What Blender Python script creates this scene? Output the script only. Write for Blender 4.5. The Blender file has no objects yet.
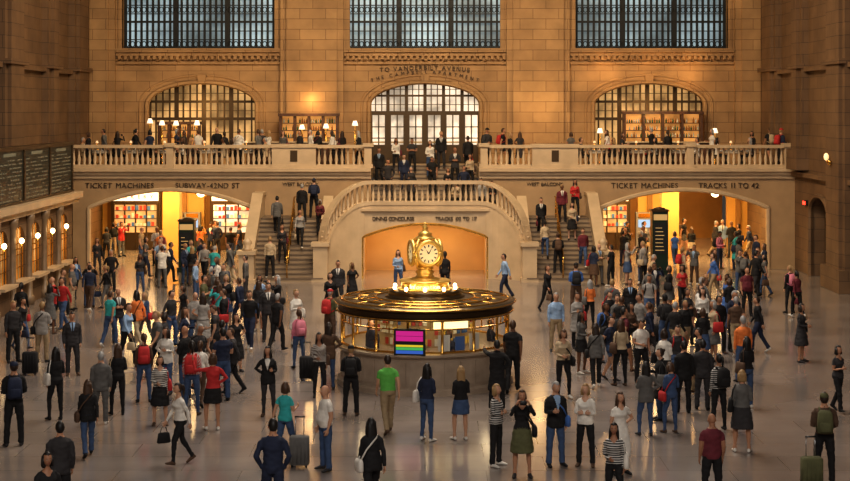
import bpy, bmesh, math, random
from mathutils import Vector, Matrix, noise
from mathutils.bvhtree import BVHTree
random.seed(11)
F=1524.0; H=7.1; HY=110.0; CX=425.0
def gp(x,y,z=0.0):
    D=F*(H-z)/(y-HY)
    return Vector(((x-CX)*D/F,D,z))
SC=bpy.context.scene
def link(o): SC.collection.objects.link(o); return o
# ------------------------------------------------------------------ materials
def newmat(name):
    m=bpy.data.materials.new(name); m.use_nodes=True
    nt=m.node_tree; b=nt.nodes['Principled BSDF']; return m,nt,b
def mat(name,col,rough=.6,metal=0.,emis=None,es=0.,var=0.,scale=3.,bump=0.,spec=None):
    m,nt,b=newmat(name)
    b.inputs['Base Color'].default_value=(*col,1); b.inputs['Roughness'].default_value=rough
    b.inputs['Metallic'].default_value=metal
    if spec is not None: b.inputs['Specular IOR Level'].default_value=spec
    if emis:
        b.inputs['Emission Color'].default_value=(*emis,1); b.inputs['Emission Strength'].default_value=es
    if var>0 or bump>0:
        tc=nt.nodes.new('ShaderNodeTexCoord'); n=nt.nodes.new('ShaderNodeTexNoise')
        n.inputs['Scale'].default_value=scale; n.inputs['Detail'].default_value=4
        nt.links.new(tc.outputs['Object'],n.inputs['Vector'])
        if var>0:
            r=nt.nodes.new('ShaderNodeValToRGB')
            r.color_ramp.elements[0].position=.3; r.color_ramp.elements[1].position=.7
            r.color_ramp.elements[0].color=(*[c*(1-var) for c in col],1)
            r.color_ramp.elements[1].color=(*[min(1,c*(1+var)) for c in col],1)
            nt.links.new(n.outputs['Fac'],r.inputs['Fac']); nt.links.new(r.outputs['Color'],b.inputs['Base Color'])
            if emis:
                mr=nt.nodes.new('ShaderNodeMapRange'); mr.inputs[1].default_value=.35; mr.inputs[2].default_value=.65; mr.inputs[3].default_value=es*(1-var); mr.inputs[4].default_value=es*(1+var)
                nt.links.new(n.outputs['Fac'],mr.inputs[0]); nt.links.new(mr.outputs[0],b.inputs['Emission Strength'])
        if bump>0:
            bp=nt.nodes.new('ShaderNodeBump'); bp.inputs['Strength'].default_value=bump; bp.inputs['Distance'].default_value=.02
            nt.links.new(n.outputs['Fac'],bp.inputs['Height']); nt.links.new(bp.outputs['Normal'],b.inputs['Normal'])
    return m
def blockmat(name,c1,c2,mortar,bw,bh,rough=.7,floor=False,ms=.012,off=.5):
    m,nt,b=newmat(name)
    tc=nt.nodes.new('ShaderNodeTexCoord'); br=nt.nodes.new('ShaderNodeTexBrick')
    if floor: nt.links.new(tc.outputs['Object'],br.inputs['Vector'])
    else:
        sp=nt.nodes.new('ShaderNodeSeparateXYZ'); ad=nt.nodes.new('ShaderNodeMath'); cb=nt.nodes.new('ShaderNodeCombineXYZ')
        nt.links.new(tc.outputs['Object'],sp.inputs[0]); nt.links.new(sp.outputs[0],ad.inputs[0]); nt.links.new(sp.outputs[1],ad.inputs[1])
        nt.links.new(ad.outputs[0],cb.inputs[0]); nt.links.new(sp.outputs[2],cb.inputs[1]); nt.links.new(cb.outputs[0],br.inputs['Vector'])
    br.offset=off
    br.inputs['Scale'].default_value=1; br.inputs['Brick Width'].default_value=bw; br.inputs['Row Height'].default_value=bh
    br.inputs['Mortar Size'].default_value=ms; br.inputs['Color1'].default_value=(*c1,1); br.inputs['Color2'].default_value=(*c2,1)
    br.inputs['Mortar'].default_value=(*mortar,1)
    n=nt.nodes.new('ShaderNodeTexNoise'); n.inputs['Scale'].default_value=.9 if not floor else .5; n.inputs['Detail'].default_value=6
    nt.links.new(tc.outputs['Object'],n.inputs['Vector'])
    r=nt.nodes.new('ShaderNodeValToRGB'); r.color_ramp.elements[0].position=.3; r.color_ramp.elements[1].position=.72
    r.color_ramp.elements[0].color=(.72,.70,.68,1); r.color_ramp.elements[1].color=(1.1,1.08,1.05,1)
    mx=nt.nodes.new('ShaderNodeMix'); mx.data_type='RGBA'; mx.blend_type='MULTIPLY'; mx.inputs[0].default_value=1
    nt.links.new(n.outputs['Fac'],r.inputs['Fac']); nt.links.new(br.outputs['Color'],mx.inputs[6]); nt.links.new(r.outputs['Color'],mx.inputs[7])
    nt.links.new(mx.outputs[2],b.inputs['Base Color'])
    b.inputs['Roughness'].default_value=rough
    if floor:
        r2=nt.nodes.new('ShaderNodeMapRange'); r2.inputs[3].default_value=rough*.75; r2.inputs[4].default_value=rough*1.35
        nt.links.new(n.outputs['Fac'],r2.inputs[0]); nt.links.new(r2.outputs[0],b.inputs['Roughness'])
        b.inputs['Specular IOR Level'].default_value=.85
    else:
        bp=nt.nodes.new('ShaderNodeBump'); bp.inputs['Strength'].default_value=.4; bp.inputs['Distance'].default_value=.02; bp.invert=True
        nt.links.new(br.outputs['Fac'],bp.inputs['Height']); nt.links.new(bp.outputs['Normal'],b.inputs['Normal'])
    return m
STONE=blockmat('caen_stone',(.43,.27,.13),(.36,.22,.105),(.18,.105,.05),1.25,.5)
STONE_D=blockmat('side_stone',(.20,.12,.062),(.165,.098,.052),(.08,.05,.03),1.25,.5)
FLOOR=blockmat('tennessee_marble_floor',(.285,.245,.225),(.26,.225,.205),(.20,.17,.15),2.4,1.2,rough=.15,floor=True,ms=.012)
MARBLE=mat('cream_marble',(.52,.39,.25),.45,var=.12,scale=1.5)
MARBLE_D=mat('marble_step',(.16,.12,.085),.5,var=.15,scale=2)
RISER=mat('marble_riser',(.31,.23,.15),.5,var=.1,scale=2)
GOLDW=mat('ochre_plaster',(.68,.38,.10),.55,var=.12,scale=.6)
GOLDN=mat('niche_plaster',(.58,.35,.15),.55,var=.12,scale=.6)
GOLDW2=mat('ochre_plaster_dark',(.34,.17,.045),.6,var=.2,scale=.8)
BRASS=mat('polished_brass',(.80,.47,.12),.25,1.)
CBRASS=mat('clock_brass',(.92,.60,.17),.36,.75)
BRONZE=mat('dark_bronze',(.10,.065,.035),.4,.7)
IRON=mat('black_iron',(.010,.011,.012),.6)
DARK=mat('dark_panel',(.012,.013,.013),.5)
TOTEM=mat('totem_green_enamel',(.012,.026,.018),.35)
TXT=mat('letter_bronze',(.05,.030,.015),.6)
WOODD=mat('dark_wood',(.09,.04,.02),.5,var=.3,scale=4)
DAY=mat('daylit_glass',(.2,.24,.24),.4,emis=(.62,.80,.86),es=.34,var=.55,scale=.45)
WARMG=mat('warm_lit_glass',(.3,.17,.06),.4,emis=(1.,.58,.22),es=.42,var=.6,scale=.9)
WHITEG=mat('door_glass_daylight',(.5,.45,.4),.4,emis=(1.,.80,.58),es=.72,var=.5,scale=.9)
LAMP=mat('lamp_glow',(1,.9,.7),.5,emis=(1.,.74,.38),es=7)
LAMPS=mat('lamp_soft',(1,.85,.6),.5,emis=(1.,.62,.28),es=.9)
LAMPT=mat('table_lamp_shade',(.8,.6,.4),.5,emis=(1.,.62,.30),es=.6)
LAMPW=mat('shade_glow',(1,.9,.8),.5,emis=(1.,.80,.55),es=1.1)
OPAL=mat('opal_dial',(.75,.62,.38),.4,emis=(1.,.74,.36),es=.35)
AMBER=mat('amber_letters',(.5,.3,.1),.6,emis=(1.,.75,.35),es=.2)
REDL=mat('red_light',(1,.05,.02),.5,emis=(1.,.04,.02),es=4)
WHITE=mat('white_cloth',(.6,.55,.48),.7)
def glassmat():
    m,nt,b=newmat('clear_glass')
    t=nt.nodes.new('ShaderNodeBsdfTransparent'); g=nt.nodes.new('ShaderNodeBsdfGlossy'); g.inputs['Roughness'].default_value=.05
    x=nt.nodes.new('ShaderNodeMixShader'); x.inputs[0].default_value=.12
    nt.links.new(t.outputs[0],x.inputs[1]); nt.links.new(g.outputs[0],x.inputs[2])
    nt.links.new(x.outputs[0],nt.nodes['Material Output'].inputs['Surface']); return m
GLASS=glassmat()
# ------------------------------------------------------------------ mesh builder
class MB:
    def __init__(s): s.v=[];s.f=[];s.m=[];s.s=[];s.T=None
    def add(s,vs,fs,m=0,sm=False):
        o=len(s.v)
        for p in vs:
            p=Vector(p)
            if s.T is not None: p=s.T(p)
            s.v.append(p)
        for f in fs: s.f.append(tuple(i+o for i in f)); s.m.append(m); s.s.append(sm)
    def box(s,x0,x1,y0,y1,z0,z1,m=0):
        s.add([(x0,y0,z0),(x1,y0,z0),(x1,y1,z0),(x0,y1,z0),(x0,y0,z1),(x1,y0,z1),(x1,y1,z1),(x0,y1,z1)],
              [(0,3,2,1),(4,5,6,7),(0,1,5,4),(1,2,6,5),(2,3,7,6),(3,0,4,7)],m)
    def hexa(s,p0,p1,w,b0,t0,b1,t1,m=0):
        p0=Vector(p0[:2]);p1=Vector(p1[:2]); d=(p1-p0).normalized(); n=Vector((-d.y,d.x))*w*.5
        a=p0-n;b=p1-n;c=p1+n;e=p0+n
        s.add([(a.x,a.y,b0),(b.x,b.y,b1),(c.x,c.y,b1),(e.x,e.y,b0),(a.x,a.y,t0),(b.x,b.y,t1),(c.x,c.y,t1),(e.x,e.y,t0)],
              [(0,3,2,1),(4,5,6,7),(0,1,5,4),(1,2,6,5),(2,3,7,6),(3,0,4,7)],m)
    def prism(s,poly,d0,d1,axis='x',m=0):
        n=len(poly)
        def w(u,z,d): return (u,d,z) if axis=='x' else (d,u,z)
        vs=[w(u,z,d0) for u,z in poly]+[w(u,z,d1) for u,z in poly]
        fs=[tuple(range(n)),tuple(reversed(range(n,2*n)))]+[(i,i+n,(i+1)%n+n,(i+1)%n) for i in range(n)]
        s.add(vs,fs,m)
    def lathe(s,c,prof,seg=16,m=0,sm=True,a0=0):
        n=len(prof); vs=[];fs=[]
        for r,z in prof:
            for i in range(seg):
                a=a0+2*math.pi*i/seg; vs.append((c[0]+r*math.cos(a),c[1]+r*math.sin(a),c[2]+z))
        for j in range(n-1):
            for i in range(seg):
                k=(i+1)%seg; fs.append((j*seg+i,j*seg+k,(j+1)*seg+k,(j+1)*seg+i))
        fs.append(tuple(reversed(range(seg)))); fs.append(tuple(range((n-1)*seg,n*seg)))
        s.add(vs,fs,m,sm)
    def loft(s,rings,seg=16,m=0,p=2.0,sm=True,labels=None):
        vs=[];n=len(rings);o=len(s.v)
        for r in rings:
            cx,cy,cz,rx,ry=r
            for i in range(seg):
                a=2*math.pi*i/seg; c=math.cos(a);q=math.sin(a)
                vs.append((cx+rx*math.copysign(abs(c)**(2/p),c),cy+ry*math.copysign(abs(q)**(2/p),q),cz))
        s.add(vs,[],m)
        for j in range(n-1):
            mm=labels[j] if labels else m
            for i in range(seg):
                k=(i+1)%seg; s.f.append((o+j*seg+i,o+j*seg+k,o+(j+1)*seg+k,o+(j+1)*seg+i)); s.m.append(mm); s.s.append(sm)
        s.f.append(tuple(reversed([o+i for i in range(seg)]))); s.m.append(labels[0] if labels else m); s.s.append(sm)
        s.f.append(tuple(o+(n-1)*seg+i for i in range(seg))); s.m.append(labels[-1] if labels else m); s.s.append(sm)
    def tube(s,pts,rad,seg=10,m=0,ref=(0,1,0),sm=True,labels=None):
        pts=[Vector(p) for p in pts]; n=len(pts); vs=[]; o=len(s.v)
        for j,p in enumerate(pts):
            t=(pts[min(j+1,n-1)]-pts[max(j-1,0)]).normalized()
            rf=Vector(ref); u=rf.cross(t)
            if u.length<.1: rf=Vector((1,0.01,0)); u=rf.cross(t)
            u.normalize(); w=t.cross(u)
            r=rad[j] if isinstance(rad,(list,tuple)) else rad
            a_,b_=(r if isinstance(r,(list,tuple)) else (r,r))
            for i in range(seg):
                a=2*math.pi*i/seg; vs.append(p+u*(a_*math.cos(a))+w*(b_*math.sin(a)))
        s.add(vs,[],m)
        for j in range(n-1):
            mm=labels[j] if labels else m
            for i in range(seg):
                k=(i+1)%seg; s.f.append((o+j*seg+i,o+j*seg+k,o+(j+1)*seg+k,o+(j+1)*seg+i)); s.m.append(mm); s.s.append(sm)
        s.f.append(tuple(reversed([o+i for i in range(seg)]))); s.m.append(labels[0] if labels else m); s.s.append(sm)
        s.f.append(tuple(o+(n-1)*seg+i for i in range(seg))); s.m.append(labels[-1] if labels else m); s.s.append(sm)
    def ell(s,c,r,m=0,u=12,v=8,fn=None):
        vs=[];fs=[]
        for j in range(v+1):
            th=math.pi*j/v
            for i in range(u):
                a=2*math.pi*i/u; n=Vector((math.sin(th)*math.cos(a),math.sin(th)*math.sin(a),math.cos(th)))
                k=fn(n) if fn else Vector((1,1,1))
                vs.append((c[0]+n.x*r[0]*k.x,c[1]+n.y*r[1]*k.y,c[2]+n.z*r[2]*k.z))
        for j in range(v):
            for i in range(u):
                k=(i+1)%u; fs.append((j*u+i,(j+1)*u+i,(j+1)*u+k,j*u+k))
        s.add(vs,fs,m,True)
    def mesh(s,name,recalc=True):
        me=bpy.data.meshes.new(name); me.from_pydata([tuple(p) for p in s.v],[],s.f)
        me.polygons.foreach_set('material_index',s.m); me.polygons.foreach_set('use_smooth',s.s)
        if recalc:
            bm=bmesh.new(); bm.from_mesh(me); bmesh.ops.recalc_face_normals(bm,faces=bm.faces); bm.to_mesh(me); bm.free()
        me.update(); return me
    def obj(s,name,mats,loc=None):
        me=s.mesh(name)
        for m in mats: me.materials.append(m)
        o=bpy.data.objects.new(name,me); link(o)
        if loc:
            L=Vector(loc); me.transform(Matrix.Translation(-L)); o.location=L
        return o
def arcz(o,u):
    u0,u1,zb,zs,zt,pw=o; t=max(-1,min(1,(u-(u0+u1)/2)/((u1-u0)/2)))
    return zs+(zt-zs)*(1-t*t)**pw
def arch_wall(mb,u0,u1,z0,z1,d0,d1,ops,m=0,axis='x',n=20):
    def bx(a,b,c,d):
        if b-a>1e-4 and d-c>1e-4: mb.prism([(a,c),(b,c),(b,d),(a,d)],d0,d1,axis,m)
    cur=u0
    for o in sorted(ops):
        bx(cur,o[0],z0,z1); bx(o[0],o[1],z0,o[2])
        for i in range(n):
            a=(o[0]+o[1])/2-(o[1]-o[0])/2*math.cos(math.pi*i/n); b=(o[0]+o[1])/2-(o[1]-o[0])/2*math.cos(math.pi*(i+1)/n)
            mb.prism([(a,arcz(o,a)),(b,arcz(o,b)),(b,z1),(a,z1)],d0,d1,axis,m)
        cur=o[1]
    bx(cur,u1,z0,z1)
def arch_trim(mb,o,d,w=.16,dep=.12,m=0,axis='x',n=24):
    pts=[(o[0],max(o[2],0))]
    for i in range(n+1):
        a=(o[0]+o[1])/2-(o[1]-o[0])/2*math.cos(math.pi*i/n); pts.append((a,arcz(o,a)))
    pts.append((o[1],max(o[2],0)))
    P=[((u,d,z) if axis=='x' else (d,u,z)) for u,z in pts]
    mb.tube(P,[(dep,w)]*len(P),6,m,ref=(0,1,0) if axis=='x' else (1,0,0),sm=False)
BAL=[(.075,0),(.075,.07),(.045,.1),(.085,.3),(.07,.42),(.038,.66),(.05,.8),(.045,.86),(.075,.93),(.075,1)]
def balus_run(mb,p0,p1,h=1.0,sp=.24,m=0,base=.16,top=.14,w=.3,k=8):
    p0=Vector(p0);p1=Vector(p1); L=(p1-p0).to_2d().length
    mb.hexa(p0,p1,w,p0.z,p0.z+base,p1.z,p1.z+base,m)
    mb.hexa(p0,p1,w+.08,p0.z+h-top,p0.z+h,p1.z+h-top,p1.z+h,m)
    n=max(1,int(L/sp)); hh=h-base-top
    for i in range(n):
        q=p0.lerp(p1,(i+.5)/n)
        mb.lathe((q.x,q.y,q.z+base-.03),[(r,z*(hh+.06)) for r,z in BAL],k,m)
def pedestal(mb,x,y,z,w,d,h,m=0):
    mb.box(x-w/2,x+w/2,y-d/2,y+d/2,z,z+h,m)
    mb.box(x-w/2-.06,x+w/2+.06,y-d/2-.06,y+d/2+.06,z,z+.16,m)
    mb.box(x-w/2-.08,x+w/2+.08,y-d/2-.08,y+d/2+.08,z+h-.08,z+h+.08,m)
_tc={}
def glyph(ch):
    if ch in _tc: return _tc[ch]
    cu=bpy.data.curves.new('t','FONT'); cu.body=ch; cu.size=1; cu.extrude=.02; cu.resolution_u=3
    o=bpy.data.objects.new('t',cu); link(o)
    dg=bpy.context.evaluated_depsgraph_get(); me=bpy.data.meshes.new_from_object(o.evaluated_get(dg))
    vs=[v.co.copy() for v in me.vertices]; fs=[tuple(p.vertices) for p in me.polygons]
    w=max([v.x for v in vs],default=.3)+.12
    bpy.data.objects.remove(o); bpy.data.curves.remove(cu); bpy.data.meshes.remove(me)
    _tc[ch]=(vs,fs,w); return _tc[ch]
def text(mb,s,xc,zc,y,size,width=None,sag=0.,m=0,wfn=None):
    ws=[.42 if c==' ' else glyph(c)[2] for c in s]; tot=sum(ws)
    k=(width/(tot*size)) if width else 1; x=-tot/2
    for c,w in zip(s,ws):
        if c!=' ':
            vs,fs,_=glyph(c); mid=(x+w/2)*size*k
            hw=tot*size*k/2; dz=-sag*(mid/hw)**2; sl=-2*sag*mid/hw**2
            ca,sa=math.cos(math.atan(sl)),math.sin(math.atan(sl)); out=[]
            for v in vs:
                lx=(v.x-w/2)*size; lz=v.y*size
                px=mid+lx*ca-lz*sa; pz=dz+lx*sa+lz*ca
                q=Vector((xc+px,y-v.z*1.0,zc+pz))
                out.append(wfn(q) if wfn else q)
            mb.add(out,fs,m)
        x+=w
# ------------------------------------------------------------------ room shell
YB=68.0; YW=74.0; W=16.5; ZB=4.5; ZL=2.4; YF=62.8
def bx(name,x0,x1,y0,y1,z0,z1,m):
    b=MB(); b.box(x0,x1,y0,y1,z0,z1,0); return b.obj(name,[m])
bx('floor',-W-2.5,W+2.5,-4,86,-.3,0,FLOOR)
b=MB()
UW=[(-14.7,-7.13),(-3.8,3.8),(7.13,14.7)]
UPO=[(a,c,10.1,16.,19.6,.5) for a,c in UW]
LO=[(-13.5,-8.15,5.2,7.35,8.46,.5),(-2.72,2.72,ZB,7.35,8.46,.5),(8.15,13.6,5.2,7.35,8.46,.5)]
arch_wall(b,-W-1,W+1,9.0,22.5,YW,YW+1.2,UPO)
arch_wall(b,-W-1,W+1,ZB-.6,9.0,YW,YW+1.2,LO)
b.obj('wall_west',[STONE])
b=MB()
for a,c in [(-16.5,-15.0),(-7.0,-3.95),(3.95,7.0),(15.0,16.5)]:
    b.box(a,c,YW-.28,YW,ZB,22.5,0)
    b.box(a+.3,c-.3,YW-.46,YW-.28,ZB,22.5,0)
    b.box(a-.05,c+.05,YW-.54,YW,ZB,ZB+1.0,0)
    b.box(a-.08,c+.08,YW-.58,YW,ZB+.9,ZB+1.05,0)
b.obj('trim_pilaster_west',[STONE])
b=MB()
for a,c in [(-14.98,-7.02),(-3.93,3.93),(7.02,14.98)]:
    b.box(a,c,YW-.3,YW,9.9,10.08,0); b.box(a,c,YW-.18,YW,9.72,9.9,0)
    b.box(a,c,YW-.12,YW,9.32,9.42,0)
    x=a+.12
    while x<c-.15:
        b.box(x,x+.14,YW-.22,YW,9.55,9.72,0); x+=.28
    nn=8; ww=(c-a)/nn
    for i in range(nn):
        P=[(a+ww*(i+t/6),YW-.05,9.42-.16*math.sin(math.pi*t/6)+.1) for t in range(7)]
        b.tube(P,[.03,.045,.06,.065,.06,.045,.03],6,0)
        b.ell((a+ww*(i+.0)+.02,YW-.06,9.5),(.07,.06,.07),0,8,6)
    for xx in (a+.1,c-.28): b.box(xx,xx+.18,YW-.08,YW+.2,10.08,16.,0)
for o in LO: arch_trim(b,o,YW-.02,.13,.12,0); 
for o in LO:
    o2=(o[0]-.35,o[1]+.35,o[2],o[3],o[4]+.33,o[5]); arch_trim(b,o2,YW,.05,.07,0)
    mx=(o[0]+o[1])/2; b.prism([(mx-.16,8.4),(mx+.16,8.4),(mx+.22,8.8),(mx-.22,8.8)],YW-.2,YW,'x',0)
b.obj('trim_west_mouldings',[STONE])
for i,o in enumerate(UPO):
    b=MB(); x0,x1,z0,z1=o[0],o[1],o[2],19.6
    b.box(x0,x1,YW+.75,YW+.8,z0,z1,1)
    n=27
    for k in range(n+1):
        x=x0+(x1-x0)*k/n; w=.05 if k%9 else .13
        b.box(x-w,x+w,YW+.45,YW+.6,z0,z1,0)
    z=z0; r=0
    while z<z1:
        w=.10 if r%3==0 else .04
        b.box(x0,x1,YW+.46,YW+.58,z,z+w,0); z+=.42; r+=1
    for zz in (z0+.22,z0+1.9):
      for k in range(n):
        x=x0+(x1-x0)*(k+.5)/n
        P=[(x+.1*math.cos(a*math.pi/5),YW+.44,zz+.13*math.sin(a*math.pi/5)) for a in range(11)]
        b.tube(P,.022,4,0)
    b.box(x0,x1,YW+.3,YW+.62,z0,z0+.09,0)
    b.obj('window_%d'%(i+1),[IRON,DAY])
for i,o in enumerate([LO[0],LO[2]]):
    b=MB(); x0,x1=o[0],o[1]
    b.box(x0,x1,YW+.9,YW+.95,o[2],8.6,1)
    for k in range(17):
        x=x0+(x1-x0)*k/16; w=.035 if k%4 else .10; b.box(x-w,x+w,YW+.55,YW+.7,o[2],8.5,0)
    for z,w in ((5.25,.1),(6.0,.03),(6.6,.14),(7.05,.03),(7.45,.12),(7.9,.03)): b.box(x0,x1,YW+.56,YW+.69,z,z+w,0)
    b.obj('window_%d'%(i+4),[BRONZE,WARMG])
b=MB(); o=LO[1]; x0,x1=o[0],o[1]
b.box(x0,x1,YW+.95,YW+1.,ZB,8.6,1)
for k in range(19):
    x=x0+(x1-x0)*k/18; w=.025 if k%3 else .08; b.box(x-w,x+w,YW+.5,YW+.65,6.95,8.5,0)
for z,w in ((6.85,.2),(7.35,.03),(7.75,.1),(8.1,.03)): b.box(x0,x1,YW+.48,YW+.67,z,z+w,0)
for k in range(7):
    x=x0+(x1-x0)*k/6; b.box(x-.15,x+.15,YW+.45,YW+.7,ZB,6.9,0)
for k in range(6):
    a=x0+(x1-x0)*k/6; c=x0+(x1-x0)*(k+1)/6
    b.box(a,c,YW+.5,YW+.62,ZB,ZB+.9,0); b.box((a+c)/2-.03,(a+c)/2+.03,YW+.52,YW+.6,ZB,6.9,0)
    for z in (5.7,6.25): b.box(a,c,YW+.52,YW+.6,z,z+.05,0)
    b.box(a+.14,c-.14,YW+.42,YW+.46,ZB+1.0,ZB+1.06,2)
b.obj('door_1',[BRONZE,WHITEG,BRASS])
dn=2; wn=6
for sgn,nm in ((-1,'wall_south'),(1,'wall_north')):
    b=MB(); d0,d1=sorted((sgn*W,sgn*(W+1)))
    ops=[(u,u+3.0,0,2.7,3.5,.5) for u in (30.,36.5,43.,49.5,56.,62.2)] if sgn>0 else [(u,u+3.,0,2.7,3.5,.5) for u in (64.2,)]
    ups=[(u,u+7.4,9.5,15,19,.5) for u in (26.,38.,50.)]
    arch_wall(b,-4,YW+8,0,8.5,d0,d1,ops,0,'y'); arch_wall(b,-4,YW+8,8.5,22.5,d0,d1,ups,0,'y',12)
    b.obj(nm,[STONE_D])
    b=MB()
    for u in (22.5,34.5,46.5,58.8,65.6,70.5):
        q=sorted((sgn*(W-.3),sgn*W)); wd_=2.6 if u<65 or u>66 else 1.6
        z_=0 if u<65 or u>66 else 4.5
        b.box(q[0],q[1],u,u+wd_,z_,22.5,0)
        q=sorted((sgn*(W-.45),sgn*W)); b.box(q[0],q[1],u+.35,u+wd_-.35,z_,22.5,0)
        q=sorted((sgn*(W-.55),sgn*W)); b.box(q[0],q[1],u-.1,u+wd_+.1,z_,z_+.9,0)
        b.box(q[0],q[1],u-.05,u+wd_+.05,8.9,9.1,0)
    q=sorted((sgn*(W-.22),sgn*W)); b.box(q[0],q[1],-4,YW,8.75,8.95,0); b.box(q[0],q[1],-4,YW,4.2,4.4,0)
    for o in ops: arch_trim(b,o,sgn*(W-.02),.12,.1,0,'y')
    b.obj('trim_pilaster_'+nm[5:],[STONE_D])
    for u0,u1,*_ in ups:
        b=MB(); q=sorted((sgn*(W+.55),sgn*(W+.62)))
        b.box(q[0],q[1],u0,u1,9.5,19,1)
        q2=sorted((sgn*(W+.4),sgn*(W+.5)))
        for k in range(16):
            u=u0+(u1-u0)*k/15; b.box(q2[0],q2[1],u-.05,u+.05,9.5,19,0)
        for k in range(14): b.box(q2[0],q2[1],u0,u1,9.5+k*.7,9.57+k*.7,0)
        b.obj('window_%d'%wn,[IRON,DAY]); wn+=1
    for u0,u1,*_ in ops:
        b=MB(); q=sorted((sgn*(W+.7),sgn*(W+.8)))
        b.box(q[0],q[1],u0,u1,0,3.5,0)
        q2=sorted((sgn*(W+.6),sgn*(W+.7)))
        for k in range(4):
            u=u0+(u1-u0)*k/3; b.box(q2[0],q2[1],u-.07,u+.07,0,3.4,1)
        b.box(q2[0],q2[1],u0,u1,2.5,2.65,1); b.box(q2[0],q2[1],u0,u1,0,.3,1); b.box(q2[0],q2[1],u0,u1,1.0,1.1,1)
        b.obj('door_%d'%dn,[DARK,BRONZE]); dn+=1
b=MB()
FO=[(-15.0,-7.7,0,2.75,3.55,1.0),(7.85,15.3,0,2.75,3.55,1.0)]
arch_wall(b,-W,-2.4,0,4.2,YB,YB+.4,[FO[0]]); arch_wall(b,2.4,W,0,4.2,YB,YB+.4,[FO[1]])
b.box(-2.4,2.4,YB,YB+.4,0,ZL,0)
b.obj('wall_balcony_front',[mat('balcony_stone',(.38,.255,.14),.6,var=.12,scale=1.2)])
b=MB()
for a,c in ((-W,-2.4),(2.4,W)):
    b.box(a,c,YB-.02,YW+.6,4.0,ZB,0)
    b.box(a,c,YB-.32,YB,4.36,ZB,0); b.box(a,c,YB-.2,YB,4.22,4.36,0); b.box(a,c,YB-.1,YB,4.05,4.22,0)
b.box(-2.4,2.4,YB+3.6,YW+.6,4.0,ZB,0)
b.obj('balcony_floor',[MARBLE])
b=MB()
for o in FO: arch_trim(b,o,YB-.01,.1,.1,0,n=30)
b.obj('trim_balcony_arches',[MARBLE])
b=MB()
yb=YB+.1
def X68(px): return (px-CX)*YB/F
for a,c in ((60,272),(316,368),(482,532),(578,790)):
    balus_run(b,(X68(a),yb,ZB),(X68(c),yb,ZB),1.04,.235)
for a,c in ((272,316),(532,578)):
    x0,x1=X68(a),X68(c); b.box(x0,x1,yb-.2,yb+.2,ZB,ZB+1.0,0); b.box(x0-.05,x1+.05,yb-.26,yb+.26,ZB+.92,ZB+1.08,0)
    b.box(x0-.05,x1+.05,yb-.26,yb+.26,ZB,ZB+.16,0); m_=(x0+x1)/2; b.box(m_-.16,m_+.16,yb-.23,yb-.2,ZB+.3,ZB+.8,1)
for px in (170,368,484,690,788): pedestal(b,X68(px),yb,ZB,.32,.4,1.04)
for s in (-1,1):
    balus_run(b,(s*2.62,YB+.3,ZB),(s*2.62,YB+3.6,ZB),1.04,.3)
b.obj('balcony_balustrade',[MARBLE,BRONZE])
for s,nm in ((-1,'south'),(1,'north')):
    b=MB(); x0,x1=sorted((s*7.3,s*W))
    o1=[(x0+.9,x0+3.6,0,2.5,3.1,.5),(x0+5.2,x0+8.2,0,2.5,3.1,.5)]
    arch_wall(b,x0,x1,0,4.0,78.,78.5,o1,0)
    q=sorted((s*7.3,s*7.6)); b.box(q[0],q[1],YB+.4,85,0,4.0,0)
    b.box(x0,x1,84.6,85,0,4.0,1)
    for xx in (x0+.4,x0+4.2,x0+8.7): b.box(xx-.12,xx+.12,77.85,78,0,4,1)
    b.box(x0,x1,77.9,78,3.35,3.5,1)
    b.obj('wall_passage_'+nm,[GOLDW,GOLDW2])
    b=MB(); b.box(x0,x1,YW+.6,85,4.0,4.3,0)
    for yy in (70.2,72.2,74.2,76.2): b.box(x0,x1,yy,yy+.3,3.72,4.0,0)
    b.obj('ceiling_passage_'+nm,[GOLDW])
    b=MB()
    for xx in (x0+4.4,):
        b.box(xx-.4,xx+.4,72.6,73.4,0,3.72,0); b.box(xx-.48,xx+.48,72.5,73.5,0,.4,0); b.box(xx-.48,xx+.48,72.5,73.5,3.4,3.72,0)
    b.obj('trim_passage_pillar_'+nm,[GOLDW])
def shop(name,x0,x1,y,m,title='NEWS & BOOKS'):
    b=MB(); b.box(x0,x1,y,y+.3,0,3.1,0); b.box(x0+.15,x1-.15,y-.04,y,.9,2.3,1); b.box(x0+.1,x1-.1,y-.06,y,2.5,2.95,2)
    text(b,title,(x0+x1)/2,2.62,y-.08,.26,(x1-x0)*.8,0,3)
    n=4
    for k in range(n+1):
        x=x0+.15+(x1-x0-.3)*k/n; b.box(x-.04,x+.04,y-.08,y,.0,2.4,0)
    for zz in (1.2,1.6,2.0):
        b.box(x0+.15,x1-.15,y-.1,y-.05,zz,zz+.03,0)
        x=x0+.25
        while x<x1-.3: b.box(x,x+.14,y-.09,y-.05,zz+.03,zz+.03+random.uniform(.12,.26),random.choice((3,4,5))); x+=.2
    b.obj(name,[BRONZE,m,LAMPW,mat('magazine_red',(.5,.06,.04)),mat('magazine_blue',(.08,.2,.5)),mat('magazine_white',(.7,.68,.6))])
shop('shop_front',-10.9,-8.0,77.2,WHITEG)
shop('shop_front',-15.9,-13.4,77.2,WARMG,'BAKERY')
shop('shop_front',8.0,10.4,77.2,WARMG)
def machine(x,y):
    b=MB(); b.box(x-.4,x+.4,y,y+.5,0,1.9,0); b.box(x-.3,x+.3,y-.02,y,1.15,1.55,1); b.box(x-.3,x+.3,y-.03,y,1.65,1.85,2)
    b.box(x-.33,x+.33,y-.12,y,.85,.95,0); b.box(x-.1,x+.25,y-.02,y,.4,.6,3)
    b.obj('ticket_machine',[mat('machine_grey',(.25,.25,.27),.4,.3),mat('machine_screen',(.1,.2,.4),.3,emis=(.4,.6,1),es=.6),BRASS,DARK],(x,y,0))
for x in (-12.7,-11.8,): machine(x,77.2)
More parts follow.
